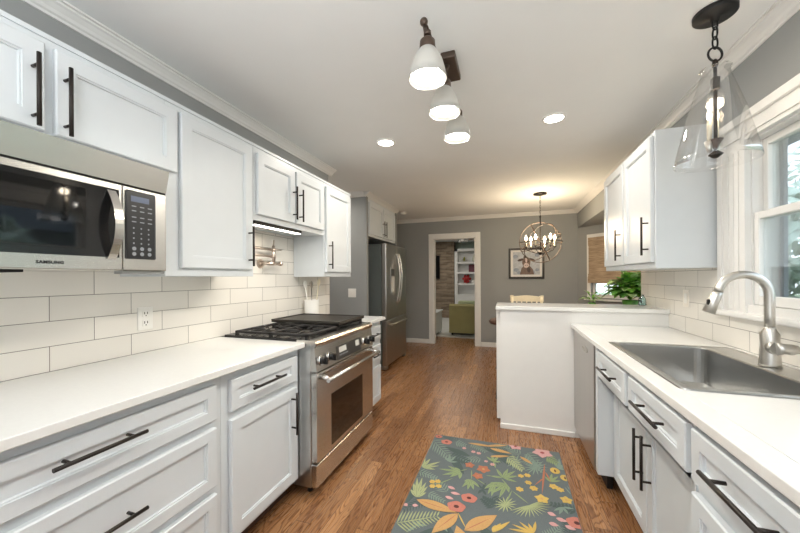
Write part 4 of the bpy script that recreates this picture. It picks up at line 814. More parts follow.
LV=[ (-0.355,1.99,-0.306,1.973,0.025,'pink'),(-0.33,1.939,-0.27,1.935,0.025,'pink'),(-0.354,1.894,-0.302,1.882,0.025,'pink'),(-0.516,1.763,-0.483,1.77,0.025,'pink'),(-0.565,1.763,-0.54,1.747,0.025,'pink'),(0.199,1.933,0.242,1.919,0.03,'pink'),(0.237,1.901,0.291,1.891,0.03,'pink'),(0.197,1.853,0.244,1.846,0.03,'pink'),(0.273,1.858,0.324,1.843,0.03,'pink'),(-0.506,1.816,-0.268,1.78,0.07,'gold'),(-0.263,1.777,-0.369,1.599,0.075,'gold'),(-0.215,1.667,-0.061,1.828,0.085,'gold'),(-0.299,2.559,-0.097,2.558,0.03,'gold'),(-0.132,2.528,0.023,2.498,0.04,'gold'),(-0.147,2.565,-0.008,2.608,0.03,'gold'),(-0.126,2.413,0.01,2.461,0.03,'gold'),(0.078,2.478,0.157,2.397,0.03,'gold'),(-0.554,2.137,-0.45,2.242,0.021599999999999998,'lime'),(-0.554,2.137,-0.449,2.188,0.021599999999999998,'lime'),(-0.554,2.137,-0.464,2.139,0.021599999999999998,'lime'),(-0.554,2.137,-0.525,2.257,0.021599999999999998,'lime'),(-0.554,2.137,-0.568,2.272,0.021599999999999998,'lime'),(-0.512,1.836,-0.49,1.989,0.021599999999999998,'lime'),(-0.512,1.836,-0.472,1.952,0.021599999999999998,'lime'),(-0.512,1.836,-0.467,1.895,0.021599999999999998,'lime'),(-0.512,1.836,-0.526,2.03,0.021599999999999998,'lime'),(-0.512,1.836,-0.568,1.964,0.021599999999999998,'lime'),(-0.512,1.836,-0.556,2.015,0.021599999999999998,'lime'),(-0.512,1.836,-0.566,1.895,0.021599999999999998,'lime'),(-0.301,2.164,-0.447,2.153,0.023039999999999998,'green'),(-0.301,2.164,-0.411,2.093,0.023039999999999998,'green'),(-0.301,2.164,-0.393,2.206,0.023039999999999998,'green'),(-0.301,2.164,-0.343,2.204,0.023039999999999998,'green'),(-0.301,2.164,-0.36,2.083,0.023039999999999998,'green'),(-0.301,2.164,-0.296,2.084,0.023039999999999998,'green'),(-0.229,2.1,-0.271,2.008,0.02016,'green'),(-0.229,2.1,-0.236,1.992,0.02016,'green'),(-0.229,2.1,-0.201,2.003,0.02016,'green'),(-0.229,2.1,-0.168,2.037,0.02016,'green'),(-0.229,2.1,-0.265,2.069,0.02016,'green'),(-0.081,2.12,-0.141,2.031,0.021599999999999998,'green'),(-0.081,2.12,-0.119,1.987,0.021599999999999998,'green'),(-0.081,2.12,-0.096,1.974,0.021599999999999998,'green'),(-0.036,2.181,-0.078,2.271,0.021599999999999998,'green'),(-0.036,2.181,-0.003,2.295,0.021599999999999998,'green'),(-0.036,2.181,0.043,2.284,0.021599999999999998,'green'),(-0.036,2.181,0.059,2.231,0.021599999999999998,'green'),(-0.036,2.181,0.051,2.162,0.021599999999999998,'green'),(-0.036,2.181,-0.114,2.176,0.021599999999999998,'green'),(-0.014,2.123,-0.109,2.06,0.021599999999999998,'green'),(-0.014,2.123,-0.095,2.003,0.021599999999999998,'green'),(-0.014,2.123,-0.053,1.974,0.021599999999999998,'green'),(-0.014,2.123,0.002,2.039,0.021599999999999998,'green'),(-0.014,2.123,-0.111,2.105,0.021599999999999998,'green'),(-0.592,1.887,-0.619,1.826,0.018719999999999997,'lime'),(-0.592,1.887,-0.629,1.893,0.018719999999999997,'lime'),(-0.592,1.887,-0.613,1.954,0.018719999999999997,'lime'),(-0.592,1.887,-0.575,1.947,0.018719999999999997,'lime'),(-0.389,2.257,-0.438,2.314,0.01728,'teal'),(-0.389,2.257,-0.407,2.361,0.01728,'teal'),(-0.389,2.257,-0.359,2.351,0.01728,'teal'),(-0.389,2.257,-0.335,2.275,0.01728,'teal'),(0.32,2.394,0.297,2.476,0.02016,'teal'),(0.32,2.394,0.34,2.537,0.02016,'teal'),(0.32,2.394,0.365,2.475,0.02016,'teal'),(0.32,2.394,0.378,2.412,0.02016,'teal'),(-0.098,2.35,-0.151,2.405,0.018719999999999997,'green'),(-0.098,2.35,-0.115,2.442,0.018719999999999997,'green'),(-0.098,2.35,-0.07,2.431,0.018719999999999997,'green'),(-0.098,2.35,-0.05,2.365,0.018719999999999997,'green'),(-0.098,2.35,-0.084,2.276,0.018719999999999997,'green'),(0.246,2.229,0.22,2.279,0.01728,'green'),(0.246,2.229,0.268,2.324,0.01728,'green'),(0.246,2.229,0.303,2.305,0.01728,'green'),(0.246,2.229,0.312,2.259,0.01728,'green'),(-0.151,2.028,-0.187,2.071,0.01728,'deep'),(-0.151,2.028,-0.134,2.098,0.01728,'deep'),(-0.151,2.028,-0.109,2.041,0.01728,'deep'),(-0.151,2.028,-0.127,1.976,0.01728,'deep'),(-0.151,2.028,-0.174,1.977,0.01728,'deep'),(0.286,2.005,0.234,1.959,0.01728,'teal'),(0.286,2.005,0.258,1.938,0.01728,'teal'),(0.286,2.005,0.305,1.953,0.01728,'teal'),(0.286,2.005,0.341,2.008,0.01728,'teal'),(-0.453,1.628,-0.493,1.565,0.01584,'teal'),(-0.453,1.628,-0.49,1.656,0.01584,'teal'),(-0.453,1.628,-0.439,1.686,0.01584,'teal'),(-0.453,1.628,-0.399,1.645,0.01584,'teal'),(-0.077,1.699,-0.04,1.774,0.021599999999999998,'yellow'),(-0.077,1.699,0.006,1.802,0.021599999999999998,'yellow'),(-0.077,1.699,-0.066,1.753,0.021599999999999998,'yellow'),(0.117,1.755,0.014,1.785,0.01584,'yellow'),(0.117,1.755,0.051,1.816,0.01584,'yellow'),(0.117,1.755,0.096,1.818,0.01584,'yellow'),(0.117,1.755,0.133,1.843,0.01584,'yellow'),(0.117,1.755,-0.004,1.747,0.01584,'yellow'),(-0.018,1.93,0.046,1.951,0.009,'lime'),(-0.018,1.93,0.039,1.919,0.009,'lime'),(-0.018,1.93,0.021,1.89,0.009,'lime'),(-0.018,1.93,-0.004,1.87,0.009,'lime'),(-0.018,1.93,-0.031,1.861,0.009,'lime'),(-0.018,1.93,-0.056,1.865,0.009,'lime'),(-0.018,1.93,-0.074,1.883,0.009,'lime'),(-0.018,1.93,-0.081,1.91,0.009,'lime'),(-0.018,1.93,-0.076,1.942,0.009,'lime'),(-0.018,1.93,-0.059,1.973,0.009,'lime'),(-0.018,1.93,-0.033,1.995,0.009,'lime'),(-0.018,1.93,-0.004,2.005,0.009,'lime'),(-0.018,1.93,0.022,1.999,0.009,'lime'),(-0.018,1.93,0.04,1.98,0.009,'lime'),(0.108,1.963,0.217,2.051,0.008,'lime'),(0.108,1.963,0.224,2.03,0.008,'lime'),(0.108,1.963,0.225,2.006,0.008,'lime'),(0.108,1.963,0.221,1.98,0.008,'lime'),(0.108,1.963,0.211,1.955,0.008,'lime'),(0.108,1.963,0.196,1.93,0.008,'lime'),(0.108,1.963,0.177,1.907,0.008,'lime'),(0.108,1.963,0.155,1.888,0.008,'lime'),(0.108,1.963,0.131,1.872,0.008,'lime'),(0.108,1.963,0.106,1.861,0.008,'lime'),(0.108,1.963,0.081,1.855,0.008,'lime'),(0.108,1.963,0.057,1.854,0.008,'lime'),(0.108,1.963,0.036,1.858,0.008,'lime'),(0.108,1.963,0.018,1.868,0.008,'lime'),(0.108,1.963,0.004,1.883,0.008,'lime'),(0.172,2.368,0.254,2.394,0.01,'teal'),(0.172,2.368,0.241,2.348,0.01,'teal'),(0.172,2.368,0.216,2.307,0.01,'teal'),(0.172,2.368,0.183,2.279,0.01,'teal'),(0.172,2.368,0.148,2.268,0.01,'teal'),(0.172,2.368,0.117,2.276,0.01,'teal'),(0.172,2.368,0.097,2.302,0.01,'teal'),(0.172,2.368,0.091,2.342,0.01,'teal'),(0.172,2.368,0.101,2.389,0.01,'teal'),(0.172,2.368,0.126,2.433,0.01,'teal'),(0.172,2.368,0.161,2.465,0.01,'teal'),(0.172,2.368,0.199,2.477,0.01,'teal'),(0.172,2.368,0.231,2.467,0.01,'teal'),(0.172,2.368,0.25,2.437,0.01,'teal'),(0.046,2.396,0.118,2.419,0.01,'teal'),(0.046,2.396,0.101,2.353,0.01,'teal'),(0.046,2.396,0.065,2.306,0.01,'teal'),(0.046,2.396,0.022,2.293,0.01,'teal'),(0.046,2.396,-0.012,2.317,0.01,'teal'),(0.046,2.396,-0.026,2.373,0.01,'teal'),(0.046,2.396,-0.013,2.44,0.01,'teal'),(0.046,2.396,0.025,2.493,0.01,'teal'),(0.046,2.396,0.071,2.508,0.01,'teal'),(0.046,2.396,0.107,2.479,0.01,'teal'),(-0.565,1.605,-0.358,1.726,0.008,'lime'),(-0.556,1.61,-0.481,1.567,0.009,'lime'),(-0.556,1.61,-0.552,1.708,0.009,'lime'),(-0.54,1.62,-0.468,1.578,0.009,'lime'),(-0.54,1.62,-0.535,1.713,0.009,'lime'),(-0.523,1.63,-0.456,1.59,0.009,'lime'),(-0.523,1.63,-0.517,1.719,0.009,'lime'),(-0.506,1.64,-0.443,1.602,0.009,'lime'),(-0.506,1.64,-0.5,1.724,0.009,'lime'),(-0.489,1.65,-0.43,1.614,0.009,'lime'),(-0.489,1.65,-0.482,1.729,0.009,'lime'),(-0.471,1.66,-0.417,1.625,0.009,'lime'),(-0.471,1.66,-0.465,1.734,0.009,'lime'),(-0.454,1.67,-0.403,1.637,0.009,'lime'),(-0.454,1.67,-0.448,1.74,0.009,'lime'),(-0.437,1.68,-0.39,1.65,0.009,'lime'),(-0.437,1.68,-0.43,1.745,0.009,'lime'),(-0.42,1.69,-0.377,1.662,0.009,'lime'),(-0.42,1.69,-0.413,1.75,0.009,'lime'),(-0.402,1.7,-0.363,1.674,0.009,'lime'),(-0.402,1.7,-0.395,1.755,0.009,'lime'),(-0.384,1.71,-0.349,1.686,0.009,'lime'),(-0.384,1.71,-0.378,1.761,0.009,'lime'),(-0.367,1.721,-0.336,1.699,0.009,'lime'),(-0.367,1.721,-0.361,1.766,0.009,'lime'),(-0.573,2.531,-0.397,2.302,0.008,'teal'),(-0.562,2.517,-0.556,2.376,0.011,'teal'),(-0.562,2.517,-0.48,2.552,0.011,'teal'),(-0.541,2.489,-0.536,2.361,0.011,'teal'),(-0.541,2.489,-0.466,2.522,0.011,'teal'),(-0.52,2.462,-0.517,2.346,0.011,'teal'),(-0.52,2.462,-0.451,2.492,0.011,'teal'),(-0.5,2.436,-0.497,2.331,0.011,'teal'),(-0.5,2.436,-0.437,2.463,0.011,'teal'),(-0.48,2.41,-0.479,2.316,0.011,'teal'),(-0.48,2.41,-0.424,2.434,0.011,'teal'),(-0.46,2.385,-0.46,2.301,0.011,'teal'),(-0.46,2.385,-0.41,2.407,0.011,'teal'),(-0.442,2.361,-0.442,2.287,0.011,'teal'),(-0.442,2.361,-0.397,2.38,0.011,'teal'),(-0.423,2.337,-0.424,2.273,0.011,'teal'),(-0.423,2.337,-0.385,2.354,0.011,'teal'),(-0.405,2.314,-0.406,2.259,0.011,'teal'),(-0.405,2.314,-0.372,2.328,0.011,'teal'),(-0.566,2.089,-0.435,2.049,0.008,'teal'),(-0.557,2.086,-0.534,2.03,0.009,'teal'),(-0.557,2.086,-0.529,2.129,0.009,'teal'),(-0.538,2.08,-0.518,2.03,0.009,'teal'),(-0.538,2.08,-0.512,2.119,0.009,'teal'),(-0.519,2.075,-0.501,2.029,0.009,'teal'),(-0.519,2.075,-0.495,2.109,0.009,'teal'),(-0.5,2.069,-0.485,2.029,0.009,'teal'),(-0.5,2.069,-0.479,2.1,0.009,'teal'),(-0.481,2.063,-0.468,2.028,0.009,'teal'),(-0.481,2.063,-0.463,2.09,0.009,'teal'),(-0.463,2.058,-0.452,2.027,0.009,'teal'),(-0.463,2.058,-0.447,2.08,0.009,'teal'),(-0.444,2.052,-0.436,2.027,0.009,'teal'),(-0.444,2.052,-0.431,2.071,0.009,'teal'),(-0.458,1.895,-0.351,1.847,0.008,'teal'),(-0.45,1.891,-0.438,1.843,0.009,'teal'),(-0.45,1.891,-0.42,1.922,0.009,'teal'),(-0.435,1.884,-0.423,1.84,0.009,'teal'),(-0.435,1.884,-0.407,1.912,0.009,'teal'),(-0.419,1.877,-0.409,1.838,0.009,'teal'),(-0.419,1.877,-0.394,1.902,0.009,'teal'),(-0.403,1.87,-0.395,1.836,0.009,'teal'),(-0.403,1.87,-0.381,1.892,0.009,'teal'),(-0.388,1.864,-0.381,1.833,0.009,'teal'),(-0.388,1.864,-0.369,1.883,0.009,'teal'),(-0.373,1.857,-0.367,1.831,0.009,'teal'),(-0.373,1.857,-0.356,1.873,0.009,'teal'),(-0.358,1.85,-0.354,1.829,0.009,'teal'),(-0.358,1.85,-0.344,1.864,0.009,'teal'),(-0.395,2.543,-0.307,2.514,0.008,'teal'),(-0.386,2.54,-0.366,2.474,0.009,'teal'),(-0.386,2.54,-0.358,2.593,0.009,'teal'),(-0.368,2.534,-0.351,2.477,0.009,'teal'),(-0.368,2.534,-0.343,2.58,0.009,'teal'),(-0.35,2.528,-0.336,2.479,0.009,'teal'),(-0.35,2.528,-0.329,2.567,0.009,'teal'),(-0.333,2.522,-0.322,2.482,0.009,'teal'),(-0.333,2.522,-0.315,2.554,0.009,'teal'),(-0.316,2.516,-0.307,2.485,0.009,'teal'),(-0.316,2.516,-0.302,2.541,0.009,'teal'),(-0.008,2.451,0.089,2.309,0.008,'lime'),(-0.003,2.442,-0.012,2.351,0.011,'lime'),(-0.003,2.442,0.051,2.475,0.011,'lime'),(0.009,2.426,-0.001,2.342,0.011,'lime'),(0.009,2.426,0.058,2.456,0.011,'lime'),(0.02,2.409,0.011,2.333,0.011,'lime'),(0.02,2.409,0.065,2.437,0.011,'lime'),(0.031,2.393,0.023,2.324,0.011,'lime'),(0.031,2.393,0.073,2.418,0.011,'lime'),(0.042,2.377,0.034,2.315,0.011,'lime'),(0.042,2.377,0.08,2.4,0.011,'lime'),(0.053,2.362,0.045,2.306,0.011,'lime'),(0.053,2.362,0.087,2.382,0.011,'lime'),(0.064,2.347,0.057,2.297,0.011,'lime'),(0.064,2.347,0.094,2.364,0.011,'lime'),(0.074,2.331,0.068,2.288,0.011,'lime'),(0.074,2.331,0.1,2.347,0.011,'lime'),(0.084,2.317,0.079,2.28,0.011,'lime'),(0.084,2.317,0.107,2.33,0.011,'lime'),(0.125,2.556,0.215,2.339,0.008,'teal'),(0.131,2.541,0.106,2.433,0.011,'teal'),(0.131,2.541,0.194,2.565,0.011,'teal'),(0.143,2.512,0.12,2.414,0.011,'teal'),(0.143,2.512,0.2,2.533,0.011,'teal'),(0.155,2.483,0.133,2.395,0.011,'teal'),(0.155,2.483,0.207,2.503,0.011,'teal'),(0.166,2.456,0.147,2.377,0.011,'teal'),(0.166,2.456,0.213,2.473,0.011,'teal'),(0.178,2.428,0.16,2.36,0.011,'teal'),(0.178,2.428,0.219,2.444,0.011,'teal'),(0.188,2.402,0.173,2.342,0.011,'teal'),(0.188,2.402,0.224,2.415,0.011,'teal'),(0.199,2.376,0.185,2.325,0.011,'teal'),(0.199,2.376,0.23,2.388,0.011,'teal'),(0.21,2.351,0.198,2.308,0.011,'teal'),(0.21,2.351,0.236,2.361,0.011,'teal'),(0.257,2.535,0.318,2.46,0.008,'green'),(0.262,2.529,0.252,2.45,0.01,'green'),(0.262,2.529,0.309,2.567,0.01,'green'),(0.273,2.516,0.263,2.446,0.01,'green'),(0.273,2.516,0.314,2.55,0.01,'green'),(0.283,2.503,0.274,2.442,0.01,'green'),(0.283,2.503,0.319,2.533,0.01,'green'),(0.293,2.49,0.285,2.438,0.01,'green'),(0.293,2.49,0.324,2.516,0.01,'green'),(0.303,2.478,0.297,2.434,0.01,'green'),(0.303,2.478,0.329,2.499,0.01,'green'),(0.313,2.466,0.308,2.43,0.01,'green'),(0.313,2.466,0.334,2.483,0.01,'green'),(0.357,1.998,0.222,2.015,0.008,'deep'),(0.347,1.999,0.345,2.049,0.016,'deep'),(0.347,1.999,0.312,1.956,0.016,'deep'),(0.329,2.002,0.326,2.047,0.016,'deep'),(0.329,2.002,0.296,1.962,0.016,'deep'),(0.31,2.004,0.307,2.045,0.016,'deep'),(0.31,2.004,0.28,1.968,0.016,'deep'),(0.29,2.006,0.287,2.043,0.016,'deep'),(0.29,2.006,0.264,1.974,0.016,'deep'),(0.271,2.009,0.268,2.041,0.016,'deep'),(0.271,2.009,0.248,1.981,0.016,'deep'),(0.252,2.011,0.249,2.039,0.016,'deep'),(0.252,2.011,0.232,1.987,0.016,'deep'),(0.232,2.014,0.229,2.037,0.016,'deep'),(0.232,2.014,0.216,1.993,0.016,'deep'),(-0.405,2.349,-0.269,2.296,0.008,'deep'),(-0.394,2.345,-0.367,2.248,0.018,'deep'),(-0.394,2.345,-0.347,2.419,0.018,'deep'),(-0.374,2.338,-0.35,2.25,0.018,'deep'),(-0.374,2.338,-0.331,2.404,0.018,'deep'),(-0.355,2.33,-0.334,2.251,0.018,'deep'),(-0.355,2.33,-0.315,2.389,0.018,'deep'),(-0.335,2.322,-0.317,2.252,0.018,'deep'),(-0.335,2.322,-0.3,2.374,0.018,'deep'),(-0.316,2.314,-0.301,2.253,0.018,'deep'),(-0.316,2.314,-0.285,2.36,0.018,'deep'),(-0.297,2.307,-0.284,2.255,0.018,'deep'),(-0.297,2.307,-0.27,2.345,0.018,'deep'),(-0.278,2.299,-0.268,2.256,0.018,'deep'),(-0.278,2.299,-0.256,2.331,0.018,'deep'),(-0.073,1.89,-0.145,1.945,0.008,'deep'),(-0.079,1.894,-0.077,1.959,0.016,'deep'),(-0.079,1.894,-0.122,1.864,0.016,'deep'),(-0.091,1.903,-0.089,1.962,0.016,'deep'),(-0.091,1.903,-0.13,1.876,0.016,'deep'),(-0.103,1.912,-0.102,1.964,0.016,'deep'),(-0.103,1.912,-0.137,1.888,0.016,'deep'),(-0.115,1.921,-0.114,1.967,0.016,'deep'),(-0.115,1.921,-0.145,1.9,0.016,'deep'),(-0.127,1.931,-0.127,1.969,0.016,'deep'),(-0.127,1.931,-0.152,1.912,0.016,'deep'),(-0.139,1.94,-0.139,1.972,0.016,'deep'),(-0.139,1.94,-0.16,1.925,0.016,'deep'),(-0.104,1.958,0.006,1.915,0.008,'deep'),(-0.095,1.955,-0.087,1.895,0.014,'deep'),(-0.095,1.955,-0.055,1.999,0.014,'deep'),(-0.079,1.949,-0.072,1.894,0.014,'deep'),(-0.079,1.949,-0.042,1.988,0.014,'deep'),(-0.063,1.943,-0.057,1.894,0.014,'deep'),(-0.063,1.943,-0.03,1.978,0.014,'deep'),(-0.047,1.936,-0.043,1.893,0.014,'deep'),(-0.047,1.936,-0.018,1.968,0.014,'deep'),(-0.032,1.93,-0.028,1.893,0.014,'deep'),(-0.032,1.93,-0.006,1.957,0.014,'deep'),(-0.016,1.924,-0.013,1.892,0.014,'deep'),(-0.016,1.924,0.006,1.947,0.014,'deep'),(-0.001,1.918,0.001,1.891,0.014,'deep'),(-0.001,1.918,0.017,1.937,0.014,'deep'),(0.235,2.433,0.185,2.075,0.012,'rust'),(0.228,2.333,0.251,2.226,0.01,'rust'),(0.212,2.256,0.151,2.161,0.008,'rust'),(-0.047,2.174,0.018,2.065,0.008,'green'),(0.018,2.065,-0.018,1.93,0.008,'green'),(0.018,2.065,0.109,1.971,0.01,'green'),(-0.234,2.206,-0.223,2.098,0.008,'green'),(-0.203,2.124,-0.132,2.07,0.008,'green'),(-0.139,2.174,-0.083,2.178,0.007,'green'),(-0.302,2.174,-0.259,2.209,0.008,'green'),(-0.422,1.987,-0.336,2.081,0.008,'green'),(-0.264,1.784,-0.208,1.681,0.008,'yellow'),(-0.327,1.669,-0.344,1.613,0.0144,'teal'),(-0.327,1.669,-0.292,1.63,0.0144,'teal'),(-0.327,1.669,-0.282,1.683,0.0144,'teal') ]

RX0, RX1, RY0, RY1 = -.566, .352, 1.10, 2.625
PAL = {'base': rgb(98, 106, 108), 'deep': rgb(76, 90, 88), 'lime': rgb(160, 168, 126), 'green': rgb(136, 152, 110), 'teal': rgb(124, 142, 130), 'gold': rgb(190, 150, 98), 'yellow': rgb(198, 168, 92), 'coral': rgb(186, 118, 104), 'rust': rgb(172, 112, 86), 'pink': rgb(200, 154, 152), 'red': rgb(150, 70, 74), 'dark': rgb(84, 48, 46)}
pal = list(PAL); rug_m = [simple('rug_'+k, v, .95, vary=.10, scale=220, bump=.3, bscale=600) for k, v in PAL.items()]
rb = bm_new(); box(rb, RX0, RX1, RY0, RY1, .0005, .008, mi=0)
rlayer = [0]
def clipped(pts):      # Sutherland-Hodgman against the rug rectangle
    for ax, lim, sg in ((0, RX0+.004, 1), (0, RX1-.004, -1), (1, RY0+.004, 1), (1, RY1-.004, -1)):
        out = []
        for i in range(len(pts)):
            a, b = pts[i-1], pts[i]; da, db = (a[ax]-lim)*sg, (b[ax]-lim)*sg
            if (da >= 0) != (db >= 0): k = da/(da-db); out.append((a[0]+(b[0]-a[0])*k, a[1]+(b[1]-a[1])*k))
            if db >= 0: out.append(b)
        pts = out
        if len(pts) < 3: return None
    return pts
def rpoly(pts, c):
    p = clipped(pts)
    if not p: return
    rlayer[0] += 1; z = .0082+rlayer[0]*.0000035
    try:
        f = rb.faces.new([rb.verts.new((x, y, z)) for x, y in p]); f.material_index = pal.index(c)
    except Exception: pass
def rleaf(x0, y0, x1, y1, w, c, vein=None):
    dx, dy = x1-x0, y1-y0; L = math.hypot(dx, dy); ux, uy = dx/L, dy/L; P = []
    for s in (1, -1):
        for k in range(8):
            q = (k/8) if s > 0 else 1-k/8
            h = w/2*math.sin(PI*q**.85)*s; P.append((x0+dx*q-uy*h, y0+dy*q+ux*h))
    rpoly(P, c)
    if vein: rleaf(x0, y0, x0+dx*.8, y0+dy*.8, w*.07, vein)
def rflower(x, y, r, c, cc):
    n = 5
    if c in ('coral',):
        rpoly([(x+r*(1+.06*math.sin(5*a))*math.cos(a), y+r*.85*(1+.06*math.sin(5*a))*math.sin(a)) for a in [2*PI*k/26 for k in range(26)]], c); rpoly([(x+r*.3*math.cos(a), y+r*.26*math.sin(a)) for a in [2*PI*k/10 for k in range(10)]], cc)
    elif c == 'gold':
        rpoly([(x+r*math.cos(a), y+r*1.2*math.sin(a)) for a in [2*PI*k/16 for k in range(16)]], 'yellow'); rleaf(x, y-r*.6, x, y+r*.6, r*.4, cc)
    else:
        n = 5 if r > .03 else 6
        for k in range(n): a = 2*PI*k/n+x*9; rleaf(x, y, x+r*1.05*math.cos(a), y+r*1.05*math.sin(a), r*.85, c)
        rpoly([(x+r*.22*math.cos(a), y+r*.22*math.sin(a)) for a in [2*PI*k/8 for k in range(8)]], cc)
rnd = random.Random(3)
def rfern(x, y, a, L, n, w, c):
    rleaf(x, y, x+L*math.cos(a), y+L*math.sin(a), .006, c)
    for i in range(n):
        q = (i+.5)/n; l = L*.42*(1-.6*q)
        for sg in (1, -1): b = a+sg*.9; px_, py_ = x+L*q*math.cos(a), y+L*q*math.sin(a); rleaf(px_, py_, px_+l*math.cos(b), py_+l*math.sin(b), w, c)
for k in range(26): rfern(rnd.uniform(RX0, RX1), rnd.uniform(RY0, RY1), rnd.uniform(0, 6.28), rnd.uniform(.12, .2), 8, .008, rnd.choice(['teal', 'deep', 'deep', 'teal']))
for k in range(16): x, y, a = rnd.uniform(RX0, RX1), rnd.uniform(RY0, RY1), rnd.uniform(0, 6.28); rleaf(x, y, x+.22*math.cos(a), y+.22*math.sin(a), .06, 'deep')
order = {'deep': 0, 'teal': 1, 'lime': 2, 'green': 3, 'rust': 4, 'gold': 5, 'yellow': 6, 'pink': 7}
for l in sorted(LV, key=lambda l: order[l[5]]): rleaf(l[0], l[1], l[2], l[3], l[4], l[5], 'deep' if (l[5] in ('lime', 'green') and l[4] > .02) else 'rust' if (l[5] == 'gold' and l[4] > .05) else None)
for f in FL: rflower(*f)
for k in range(16):        # motifs on the near end of the rug
    x, y = rnd.uniform(RX0, RX1), rnd.uniform(RY0, 1.58)
    if k % 4 == 0: rflower(x, y, .045, 'coral', 'dark')
    elif k % 4 == 1:
        for q in range(6): a = q*.45+x*5; rleaf(x, y, x+.11*math.cos(a), y+.11*math.sin(a), .03, 'green', 'deep')
    elif k % 4 == 2: rleaf(x, y, x+.16*math.cos(k), y+.16*math.sin(k), .07, 'gold', 'rust')
    else: rflower(x, y, .035, 'yellow', 'gold')
rug = link('rug', rb, rug_m, fix=False)
tag(rug, 'slate blue floral rug with leaves and coral flowers on the wood floor', 'rug')

# ================================================================= PLANTS AND BAR TOP THINGS
def leafmesh(bm, base, d, L, w, mi=0, droop=.3, fold=.2):
    d = Vector(d).normalized(); side = d.cross(Vector((0, 0, 1)));
    if side.length < .05: side = Vector((1, 0, 0))
    side.normalize(); up = side.cross(d); n = 5; row = []
    for k in range(n+1):
        q = k/n; c = Vector(base)+d*L*q-Vector((0, 0, 1))*droop*L*q*q; h = w/2*math.sin(PI*min(1, q*.92+.06))**.8
        row.append((bm.verts.new(c-side*h+up*fold*h), bm.verts.new(c), bm.verts.new(c+side*h+up*fold*h)))
    for a, b in zip(row, row[1:]):
        for i in (0, 1):
            f = bm.faces.new((a[i], a[i+1], b[i+1], b[i])); f.smooth = True; f.material_index = mi
def potted(name, label, x, y, z, potr, poth, potmat, spec):
    t = thing(name, label, 'plant', (x, y, z))
    bm = bm_new(); lathe(bm, x, y, [(potr*.75, z), (potr, z+poth), (potr*.92, z+poth), (potr*.85, z+poth*.85)], 24); link('pot', bm, potmat, t)
    bm = bm_new(); n, L, w, droop, spread, mats, lift = spec
    for k in range(n):
        a = random.uniform(0, 2*PI); el = random.uniform(*spread); q = random.uniform(.2, 1)
        st = Vector((x, y, z+poth)); st2 = st+Vector((0, 0, lift)); dirv = Vector((math.cos(a)*math.cos(el), math.sin(a)*math.cos(el), math.sin(el)))
        b0 = st2+dirv*L*q*.9
        leafmesh(bm, b0, (dirv.x, dirv.y, dirv.z*.4+random.uniform(-.3, .4)), L*random.uniform(.55, .85), w*random.uniform(.7, 1.2), random.randrange(len(mats)), droop)
        if k % 4 == 0: tube(bm, [st, b0], .002, 5)
    tag(link('foliage', bm, mats, t, fix=False), None, None, kind='stuff' if n > 100 else None); return t
ct = thing('plant_table', 'small wooden table holding the two green plants behind the bar top', 'table', (1.10, 4.02, 0))
bm = bm_new(); box(bm, .84, 1.36, 3.87, 4.17, .93, .96, .004); link('tabletop', bm, 'bark', ct)
for x in (.87, 1.33):
    for y in (3.90, 4.14): bm = bm_new(); box(bm, x-.02, x+.02, y-.02, y+.02, 0, .9295, .002); link('leg', bm, 'bark', ct)
potted('potted_plant', 'large bushy bright green plant behind the right end of the bar top', 1.225, 4.02, .9605, .075, .08, 'leafd', (240, .172, .09, .35, (-.3, 1.5), ['leaf', 'leafd', 'leaf', 'leafp'], .11))
potted('potted_plant', 'small pale green plant below the woven shade, left of the big plant', .872, 4.02, .9605, .04, .05, 'leafd', (40, .105, .028, .3, (.2, 1.3), ['leafp', 'leaf'], .02))
bm = bm_new(); lathe(bm, 1.085, 3.27, [(.022, 1.0455), (.030, 1.05), (.026, 1.10), (.012, 1.125), (.014, 1.135), (.011, 1.135), (.022, 1.098), (.024, 1.052)], 20)
tag(link('glass_vase', bm, glass('aqua_glass', (.75, .95, .98, 1))), 'small clear aqua glass vase at the right end of the bar top', 'vase')

# ================================================================= DINING AREA
def chair(name, label, x, y, rz, top, w=.46):
    t = thing(name, label, 'chair', (x, y, 0)); rt = Matrix.Translation((x, y, 0)) @ Matrix.Rotation(rz, 4, 'Z')
    def L(n, bm, m='cream'): bmesh.ops.transform(bm, matrix=rt, verts=bm.verts); return link(n, bm, m, t)
    bm = bm_new(); box(bm, -w/2, w/2, -.21, .21, .43, .46, .008, seg=2); L('seat', bm)
    for sx in (-1, 1):
        bm = bm_new(); cyl(bm, (sx*(w/2-.03), -.18, 0), (sx*(w/2-.03), -.18, .43), .018, 12, r2=.022); L('leg', bm)
        bm = bm_new(); tube(bm, [(sx*(w/2-.03), .19, 0), (sx*(w/2-.02), .19, .46), (sx*(w/2-.01), .24, top-.03)], .018, 12); L('leg', bm)
    bm = bm_new(); n = 14; A = []; B = []
    for k in range(n+1):
        u = -1+2*k/n; xx = u*(w/2+.02); z = top-.012+.018*math.cos(u*PI*1.0)*(.6)+(.02 if abs(u) > .85 else 0); A.append((xx, z)); B.append((xx, top-.10))
    P = A+list(reversed(B)); f0 = [bm.verts.new((a, .232, b)) for a, b in P]; f1 = [bm.verts.new((a, .256, b)) for a, b in P]
    bm.faces.new(f0); bm.faces.new(list(reversed(f1)))
    for i in range(len(P)): bm.faces.new((f0[i], f0[(i+1) % len(P)], f1[(i+1) % len(P)], f1[i]))
    L('top_rail', bm)
    for k in range(5): xx = -w/2+.08+(w-.16)*k/4; bm = bm_new(); tube(bm, [(xx, .19, .455), (xx, .243, top-.09)], .008, 8); L('spindle', bm)
    return t
chair('dining_chair', 'cream dining chair whose top rail shows above the bar top', .29, 5.35, 0, 1.00, .46)
SX_ = .0
st = thing('bar_stool', 'bar stool with brown seat at the left end of the peninsula', 'stool', (.05, 3.72, 0))
